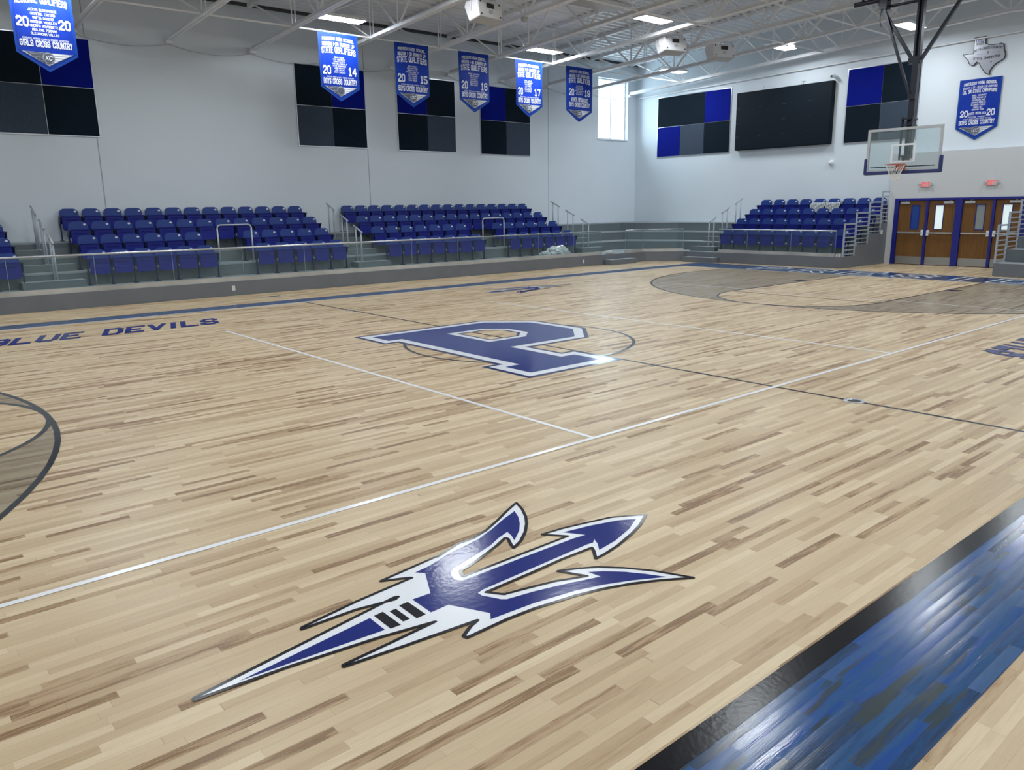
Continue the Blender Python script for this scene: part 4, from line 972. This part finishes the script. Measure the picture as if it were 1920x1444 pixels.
# =================================================================== BANNERS
def banner(loc, rz, W, H, lines, label, wave=.02, pinch=0.0, cc='CC', brightness=None, group='championship banners'):
    """a hanging pennant; local u runs to the reader's right, v runs down from the top edge"""
    r = empty('pennant_banner', loc, rz, label, 'banner', group)
    hs = H*.80
    def zlim(u): return hs+(H-hs)*(1-abs(u)/(W/2))
    def pos(u, v, d=0.0):
        uu = u*(1-pinch*math.sin(math.pi*min(1, v/hs))*.5)
        y = wave*math.sin(u*7+v*1.5)*(.3+.7*v/H)+pinch*.6*(1-(2*u/W)**2)*math.sin(math.pi*min(1, v/hs))
        return (uu, y-d, -v)
    def sheet(name, inset, d, m):
        b = MB(); nu, nv = 12, 16; w2 = W/2-inset; rows = []
        for j in range(nv+1):
            row = []
            for i in range(nu+1):
                u = -w2+2*w2*i/nu; top = inset*(.6 if inset else 0)
                bot = hs+(H-hs)*(1-abs(u)/(W/2))-inset*1.45
                row.append((u, top+(bot-top)*j/nv))
            rows.append(row)
        for j in range(nv):
            for i in range(nu):
                q = [rows[j][i], rows[j][i+1], rows[j+1][i+1], rows[j+1][i]]
                b.face([pos(u, v, d) for u, v in q]);
        if not inset:
            for j in range(nv):
                for i in range(nu):
                    q = [rows[j][i], rows[j+1][i], rows[j+1][i+1], rows[j][i+1]]
                    b.face([pos(u, v, -.006) for u, v in q])
        o = b.build(name, m, r, smooth=True); return o
    sheet('border', 0, 0, M_BANNERB); sheet('field', .055, .004, M_BANNER)
    b = MB()
    for (txt, v, h, w, arch, uc, serif, th) in lines:
        qs = text_quads(txt, h, w, th=th, serif=serif)
        draw_text(b, qs, lambda u, vv, k: pos(u+uc, v-vv-arch*(1-(2*u/max(w or .3, .01))**2)*.5, .008+k), M_BWHITE)
    b.build('lettering', M_BWHITE, r)
    c = MB(); vt = hs-.03; vb = H-.13; w3 = W/2-.10
    def patch(f0, f1, v0, v1, d, m, nu=8, nv=6):
        for j in range(nv):
            va, vc = v0+(v1-v0)*j/nv, v0+(v1-v0)*(j+1)/nv
            for i in range(nu):
                g = lambda t, v: f0(v)+(f1(v)-f0(v))*t
                c.face([pos(g(i/nu, va), va, d), pos(g((i+1)/nu, va), va, d), pos(g((i+1)/nu, vc), vc, d), pos(g(i/nu, vc), vc, d)], m)
    edge = lambda v: w3*max(0.02, 1-(v-vt)/(vb-vt))
    # dark wedge with silver rules and a round seal
    patch(lambda v: -edge(v), lambda v: edge(v), vt, vb, .0070, M_BSILVER, 12)
    patch(lambda v: -edge(v)*.88, lambda v: 0, vt+.006, vb-.05, .0095, M_BGREY)
    for k in range(5):
        va = vt+.012+k*.052; patch(lambda v: 0, lambda v: edge(v)*.92, va, min(vb-.03, va+.03), .0095, M_BWHITE, 6, 1)
        if va > vb-.08: break
    for k in range(3):
        va = vt+.03+k*.07; patch(lambda v: -edge(v)*.8, lambda v: -.05, va, va+.008, .0115, M_BSILVER, 6, 1)
    c.build('crest_rules', M_BWHITE, r)
    e = MB(); cv = vt+(vb-vt)*.40; R = .115
    R = .125
    for rr, m, d in ((R, M_BGREY, .0135), (R*.9, M_BSILVER, .0155), (R*.8, M_BGREY, .0175)):
        for a in range(24): e.face([pos(0, cv, d)]+[pos(rr*math.cos(q*math.pi/12), cv+rr*math.sin(q*math.pi/12), d) for q in (a, a+1)], m)
    if cc:
        qs = text_quads(cc, .085, .12, th=1.3, slant=.2)
        draw_text(e, qs, lambda u, vv, k: pos(u, cv+.042-vv, .0195+k), M_BWHITE)
    e.build('round_seal', M_BGREY, r)
    return r
def std(year2, l1, l2, l3, names, l4, first='20', dv=0, coach='COACHES: MARCO LUJAN & ROBERT RENTERIA', extra=None):
    L = [(l1, .215, .075, .96, .05, 0, True, 1.4), (l2, .355, .085, .98, .05, 0, True, 1.4), (l3, .55, .14, 1.04, .08, 0, True, 1.35)]
    v = .615
    for n in names: L.append((n, v+.036, .034, min(.46, .027*len(n)), 0, 0, False, 1.1)); v += .056
    L += [(first, 1.08+dv, .19, .22, 0, -.40, True, 1.35), (year2, 1.08+dv, .19, .22, 0, .40, True, 1.35)]
    if extra: L += extra
    L += [(coach, 1.175, .03, .84, 0, 0, False, 1.1), (l4, 1.335, .125, 1.03, 0, 0, True, 1.45)]
    return L
N14 = ['EDWIN RAMOS', 'IVAN CERVANTES', 'FABIAN PLATTE', 'MARK GALLEGOS ALT', 'KEVIN HERNANDEZ', 'JUAN MONTOYA', 'JOSE PRIETO', 'OSCAR SANCHEZ']
N15 = ['EDWIN RAMOS', 'IVAN CERVANTES', 'FABIAN PLATTE', 'MARK GALLEGOS ALT', 'JUAN MONTOYA', 'KEVIN FRANCO', 'JOSE PRIETO', 'OSCAR BAEZA']
N16 = ['DANIEL BUSTAMANTE', 'JUAN HERNANDEZ', 'IVAN PLATTE', 'LUIS FRANCO', 'JUAN MONTOYA', 'ADRIAN BAEZA', 'OSCAR BAEZA']
N17 = ['DANIEL BUSTOS', 'FABIAN HERNANDEZ', 'JUAN MARQUEZ', 'LUIS FRANCO', 'JUAN MONTOYA', 'ADRIAN BAEZA', 'OSCAR BAEZA']
by = 11.66
p1, p2, sq, bx_ = 'PRESIDIO HIGH SCHOOL', 'REGION I-3A RUNNER UP', 'STATE QUALIFIERS', 'BOYS CROSS COUNTRY'
G20 = ['JUDITH BUSTAMANTE', 'CRYSTAL CATANO', 'SOFIA GARCIA', 'BRISNIA MIRELES', 'ANDREA NAVARRETE', 'ADILENE PORRAS', 'ALEJANDRA VALLES']
def girls():
    L = [(p1, .15, .06, .9, .05, 0, True, 1.5), ('DISTRICT 4-3A CHAMPIONS', .26, .055, .92, .05, 0, True, 1.5), ('REGIONAL QUALIFIERS', .475, .12, 1.0, .085, 0, True, 1.45)]
    v = .56
    for n in G20: L.append((n, v+.046, .046, min(.55, .034*len(n)), 0, 0, True, 1.15)); v += .082
    L += [('20', .93, .17, .21, 0, -.41, True, 1.5), ('20', .93, .17, .21, 0, .41, True, 1.5), ('COACHES: MARCO LUJAN & ROBERT RENTERIA', 1.20, .036, .90, 0, 0, False, 1.1), ('GIRLS CROSS COUNTRY', 1.335, .11, 1.02, 0, 0, True, 1.6)]
    return L
banner((-3.82, by-.1, 7.04), 0, 1.22, 1.86, girls(), 'blue GIRLS CROSS COUNTRY pennant banner with year 20 20, top cut off by the picture', .006, cc='XC')
banner((3.48, by, 6.88), 0, 1.22, 1.80, std('14', p1, p2, sq, N14, bx_), 'brightly lit blue pennant banner with year 20 14 on its face', .012, cc=None)
banner((5.92, by, 6.88), 0, 1.20, 1.80, std('15', p1, p2, sq, N15, bx_), 'dark blue pennant banner with year 20 15 on its face', .012)
banner((8.27, by, 6.88), 0, 1.22, 1.80, std('16', p1, p2, sq, N16, bx_), 'dark blue pennant banner with year 20 16 on its face', .02, .03)
banner((10.62, by, 6.88), 0, 1.22, 1.80, std('17', p1, p2, sq, N17, bx_), 'brightly lit curled blue pennant banner with year 20 17 on its face', .03, .10)
banner((13.02, by, 6.90), 0, 1.32, 1.86, std('19', p1, 'REGION I-3A CHAMPIONS', sq, N15[:6], bx_, dv=-.13, extra=[('STATE MEDALIST', 1.16, .10, .82, .05, 0, True, 1.5)]), 'blue pennant banner with year 20 19 beside the tall window', .01)
def wallb():
    L = [(p1, .19, .075, .92, .05, 0, True, 1.5), ('DISTRICT 4-3A - REGION 1-3A CHAMPIONS', .30, .055, .96, .05, 0, False, 1.3), ('UIL 3A STATE CHAMPIONS', .43, .09, .96, .06, 0, True, 1.5)]
    v = .47
    for n in ['ANGEL FERNANDEZ', 'OMAR FRANCO JR', 'OSCAR GALINDO', 'ANTONIO MORALES', 'ALEJANDRO VASQUEZ', 'MARCO REY', 'ABRAHAM VEGA']: L.append((n, v+.045, .042, min(.40, .028*len(n)), 0, 0, False, 1.25)); v += .07
    L += [('20', 1.10, .16, .20, 0, -.38, True, 1.5), ('20', 1.10, .16, .20, 0, .38, True, 1.5), ('STATE MEDALISTS', 1.07, .06, .5, .04, 0, True, 1.4), ('ATTITUDE - MINDSET', 1.15, .035, .5, 0, 0, False, 1.2), ('COACHES: MARCO LUJAN & ROBERT RENTERIA', 1.205, .032, .80, 0, 0, False, 1.1), (bx_, 1.34, .105, 1.0, 0, 0, True, 1.6)]
    return L
banner((XW-.035, .775, 5.74), -math.pi/2, 1.20, 1.82, wallb(), 'blue pennant banner with year 20 20 flat on the right wall', .0)

def plaque():
    T = [(1.089,6.949),(.755,6.952),(.75,6.744),(.66,6.70),(.54,6.672),(.46,6.685),(.414,6.672),(.33,6.69),(.238,6.648),(.225,6.56),(.214,6.492),(.172,6.40),(.16,6.33),(.184,6.226),(.28,6.16),(.371,6.12),(.46,6.05),(.515,5.97),(.55,5.90),(.538,5.819),(.62,5.83),(.70,5.88),(.75,5.96),(.825,6.068),(.89,6.18),(.954,6.221),(1.02,6.133),(1.10,6.14),(1.18,6.213),(1.20,6.29),(1.26,6.36),(1.33,6.43),(1.384,6.506),(1.20,6.50),(1.077,6.498)]
    r = empty('state_map_plaque', (XW, 0, 0), 0, 'silver Texas shaped plaque with black rim high on the right wall', 'plaque')
    m = MB(); m.prism(T, lambda y, z: (-.002, y, z), lambda y, z: (-.05, y, z)); m.build('black_rim', M_PLAQUEBLK, r)
    c = offset_poly(T, .022)
    if sum(abs(a[0]-.7)+abs(a[1]-6.4) for a in c) > sum(abs(a[0]-.7)+abs(a[1]-6.4) for a in T): c = offset_poly(T, -.022)
    m = MB(); m.prism(c, lambda y, z: (-.045, y, z), lambda y, z: (-.058, y, z)); m.build('silver_face', M_PLAQUE, r)
    b = MB()
    def tx(t, yc, z, h, w, arch=0, tilt=0, m=M_PLAQUEBLK):
        draw_text(b, text_quads(t, h, w, th=1.3), lambda u, v, k: (-.060-k, yc-u, z+v+arch*(1-(2*u/w)**2)+tilt*u), m)
    tx('UIL', .915, 6.80, .10, .20, m=M_PLAQUEBLUE); tx('2020', .915, 6.72, .05, .20)
    tx("BOY'S CROSS COUNTRY", .66, 6.52, .06, .78, .05); tx('P', .65, 6.42, .07, .05, m=M_PLAQUEBLUE)
    tx('STATE CHAMPIONS', .68, 6.31, .065, .74, -.03)
    b.box(-.062, -.059, .80, .96, 6.44, 6.447, M_PLAQUEBLUE); b.box(-.062, -.059, .34, .52, 6.44, 6.447, M_PLAQUEBLK)
    b.box(-.062, -.059, .52, .56, 6.17, 6.19, M_PLAQUEBLK)
    b.build('engraving', M_PLAQUEBLK, r)
plaque()

# =================================================================== CEILING EQUIPMENT
def speaker(loc, rz, lab):
    r = empty('hanging_speaker', loc, rz, lab, 'speaker', 'white loudspeakers under the joists')
    prof = [(-.26, -.18), (-.20, .22), (.20, .24), (.26, .10), (.10, -.26)]     # y,z section: slanted grille towards the court
    m = MB(); m.prism(prof, lambda y, z: (-.42, y, z), lambda y, z: (.42, y, z)); m.build('cabinet', M_SPK, r, bevel=.012)
    # grille on the lower front face (between points 0 and 4)
    a, b = Vector((-.26, -.18)), Vector((.10, -.26)); n = Vector((a.y-b.y, b.x-a.x)).normalized()*-1
    def g(u, t, d): q = a+(b-a)*t; return (u, q.x+n.x*d*1, q.y-abs(n.y)*d)
    m = MB(); m.face([g(-.39, .04, .004), g(.39, .04, .004), g(.39, .96, .004), g(-.39, .96, .004)]); m.build('grille', M_SPKGR, r)
    a2, b2 = Vector((-.20, .22)), Vector((-.26, -.18))
    m = MB()
    for u in (-.34, .34):
        for t in (.12, .85): q = a2+(b2-a2)*t; m.bar((u, q.x-.004, q.y), (u, q.x-.012, q.y), .022, 8)
    m.box(-.13, .13, -.232, -.222, .05, .16); m.build('handle_hole', M_BLACK, r)
    m = MB(); m.box(-.10, .10, -.27, -.262, -.10, -.02, M_SIGNGREY) if False else m.box(-.07, .07, -.245, -.238, -.08, .0, M_SIGNGREY); m.build('badge', M_SIGNGREY, r)
    m = MB()
    for s in (-1, 1): m.bar((s*.435, 0, -.02), (s*.435, 0, .34), 0, w=.012, h=.05)
    m.bar((-.44, 0, .345), (.44, 0, .345), 0, w=.05, h=.012); m.bar((.40, 0, .335), (-.66, 0, .30), .016, 6); m.build('yoke', M_SPK, r)
speaker((5.12, 7.15, 6.83), math.radians(8), 'white loudspeaker cut by the top edge, above the 2015 banner')
speaker((12.42, 7.1, 6.85), math.radians(-12), 'white loudspeaker hanging at the ceiling above the tall window')
speaker((14.75, 6.95, 6.88), math.radians(-18), 'shaded white loudspeaker hanging in front of the right wall')
r = empty('unit_heater', (8.55, 6.6, 7.45), math.radians(0), 'beige sheet metal heater box at the ceiling, top centre', 'heater')
m = MB(); m.box(-.55, .45, -.4, .45, 0, .6); m.build('cabinet', M_BEIGE, r, bevel=.01)
m = MB(); m.box(-.75, 1.1, -.45, .5, -.035, -.005); m.build('drip_pan', M_BEIGE, r)
m = MB()
for k in range(3): m.box(.1, .2, -.405, -.4, .12+k*.12, .19+k*.12)
m.build('louvre_slot', M_BLACK, r)
r = empty('ceiling_dome_camera', (6.98, 7.72, zb(7.72)-.02), 0, 'small grey dome camera under a joist between two lamps', 'camera')
m = MB(); m.lathe([(.0005, .02), (.10, .02), (.10, -.03), (.07, -.09), (.0005, -.11)], (0, 0, 0), 16); m.build('dome', M_SIGNGREY, r, smooth=True)
M_EML = mat('lit_emergency_lamp', (1, 1, 1, 1), emit=(.95, .98, 1, 1), estr=9)
for x, y, z, lab in ((9.55, 10.6, 6.98, 'small twin emergency lamp left of the lamp by the 2017 banner'), (16.75, 5.6, 7.08, 'small twin emergency lamp beside the lamp near the black screen')):
    r = empty('emergency_light', (x, y, z), 0, lab, 'emergency light', 'twin emergency lamps on the joists')
    m = MB(); m.box(-.09, .09, -.03, .03, .06, .16); m.build('battery_box', M_LAMPBODY, r)
    for s in (-.1, .1):
        m = MB(); m.lathe([(.0005, -.04), (.05, -.04), (.055, 0), (.03, .05), (.0005, .06)], (s, 0, 0), 12); m.build('lamp_head', M_EML, r, smooth=True)

# =================================================================== LOOSE THINGS
def crumple(name, loc, sx, sy, sz, seed, mat_, lab, cat, tilt=0):
    rnd = random.Random(seed); bm = bmesh.new(); bmesh.ops.create_icosphere(bm, subdivisions=4, radius=1)
    ph = [(rnd.uniform(2, 7), rnd.uniform(2, 7), rnd.uniform(2, 7), rnd.uniform(0, 6)) for _ in range(9)]
    for v in bm.verts:
        n = v.co.copy(); d = sum(abs(math.sin(a*n.x+b*n.y+c*n.z+e)) for a, b, c, e in ph)/9
        k = .55+.7*d+.10*math.sin(9*n.x+4*n.z)*math.sin(8*n.y+3*n.x); v.co = n*k
        v.co.x *= sx; v.co.y *= sy; v.co.z = max(-0.0, (v.co.z+.55)*sz*.65)
    me = bpy.data.meshes.new(name); bm.to_mesh(me); bm.free(); me.materials.append(mat_)
    o = bpy.data.objects.new(name, me); COL.objects.link(o); o.location = loc; o.rotation_euler = (0, 0, tilt)
    return tag(o, lab, cat)
crumple('plastic_bag', (11.45, 11.15, LEV[0]), .50, .26, .36, 3, M_PLASTIC, 'large crumpled clear plastic bag lying behind the far glass guard', 'bag')
crumple('plastic_bag', (10.62, 10.9, LEV[0]), .22, .18, .20, 5, M_PLASTIC, 'smaller lump of crumpled plastic left of the large bag', 'bag')
crumple('plastic_scrap', (13.42, 10.46, LEV[0]), .22, .12, .12, 8, M_PLASTIC, 'scrap of white plastic on the kerb by the far step', 'plastic')
def seat_cover():
    rnd = random.Random(4)
    for (yc, lab) in ((5.65, 'clear wrinkled plastic cover over a top row seat, left of two'), (5.08, 'clear wrinkled plastic cover over a top row seat, right of two')):
        m = MB(); nu, nv = 22, 14; V = {}
        for i in range(nu+1):
            for j in range(nv+1):
                t = j/nv; y = -.27+.54*i/nu
                # drape: from the back over the lip and down the front
                x = .05-.30*min(1, t*2.2); z = LEV[3]+.70-.02*abs(math.sin(i*.9)) if t < .45 else LEV[3]+.70-(t-.45)*.62
                w = .018*math.sin(i*1.7+j*.8)+.014*math.sin(i*.6-j*1.9)+rnd.uniform(-.008, .008)
                V[i, j] = (XB[3]-.0+x-w*1.0-(.02 if t > .45 else 0), yc+y*(1+.06*math.sin(j)), z+w*.8)
        for i in range(nu):
            for j in range(nv): m.face([V[i, j], V[i+1, j], V[i+1, j+1], V[i, j+1]])
        tag(m.build('plastic_seat_cover', M_PLASTIC), lab, 'plastic cover', 'plastic covers on two top row seats')
seat_cover()
r = empty('small_carton', (CURB_X+.09, 3.255, LEV[0]), .0, 'small white carton on the kerb by the ladder guardrail', 'box')
m = MB(); m.box(-.07, .07, -.08, .08, 0, .10); m.build('carton', M_BOXW, r, bevel=.004)
m = MB(); m.box(-.0708, -.07, -.03, .03, 0.0, .10); m.build('tape', M_BEIGE, r)
r = empty('floor_access_plate', (-.05, 9.3, 0), 0, 'dark flat access plate in the floor beyond the far sideline', 'floor plate')
m = MB(); m.box(-.26, .26, -.06, .06, .0005, .006); m.build('cover', M_SIGNGREY, r)
m = MB(); m.box(-.10, .20, -.03, .03, .006, .012); m.build('recess', M_BLACK, r)
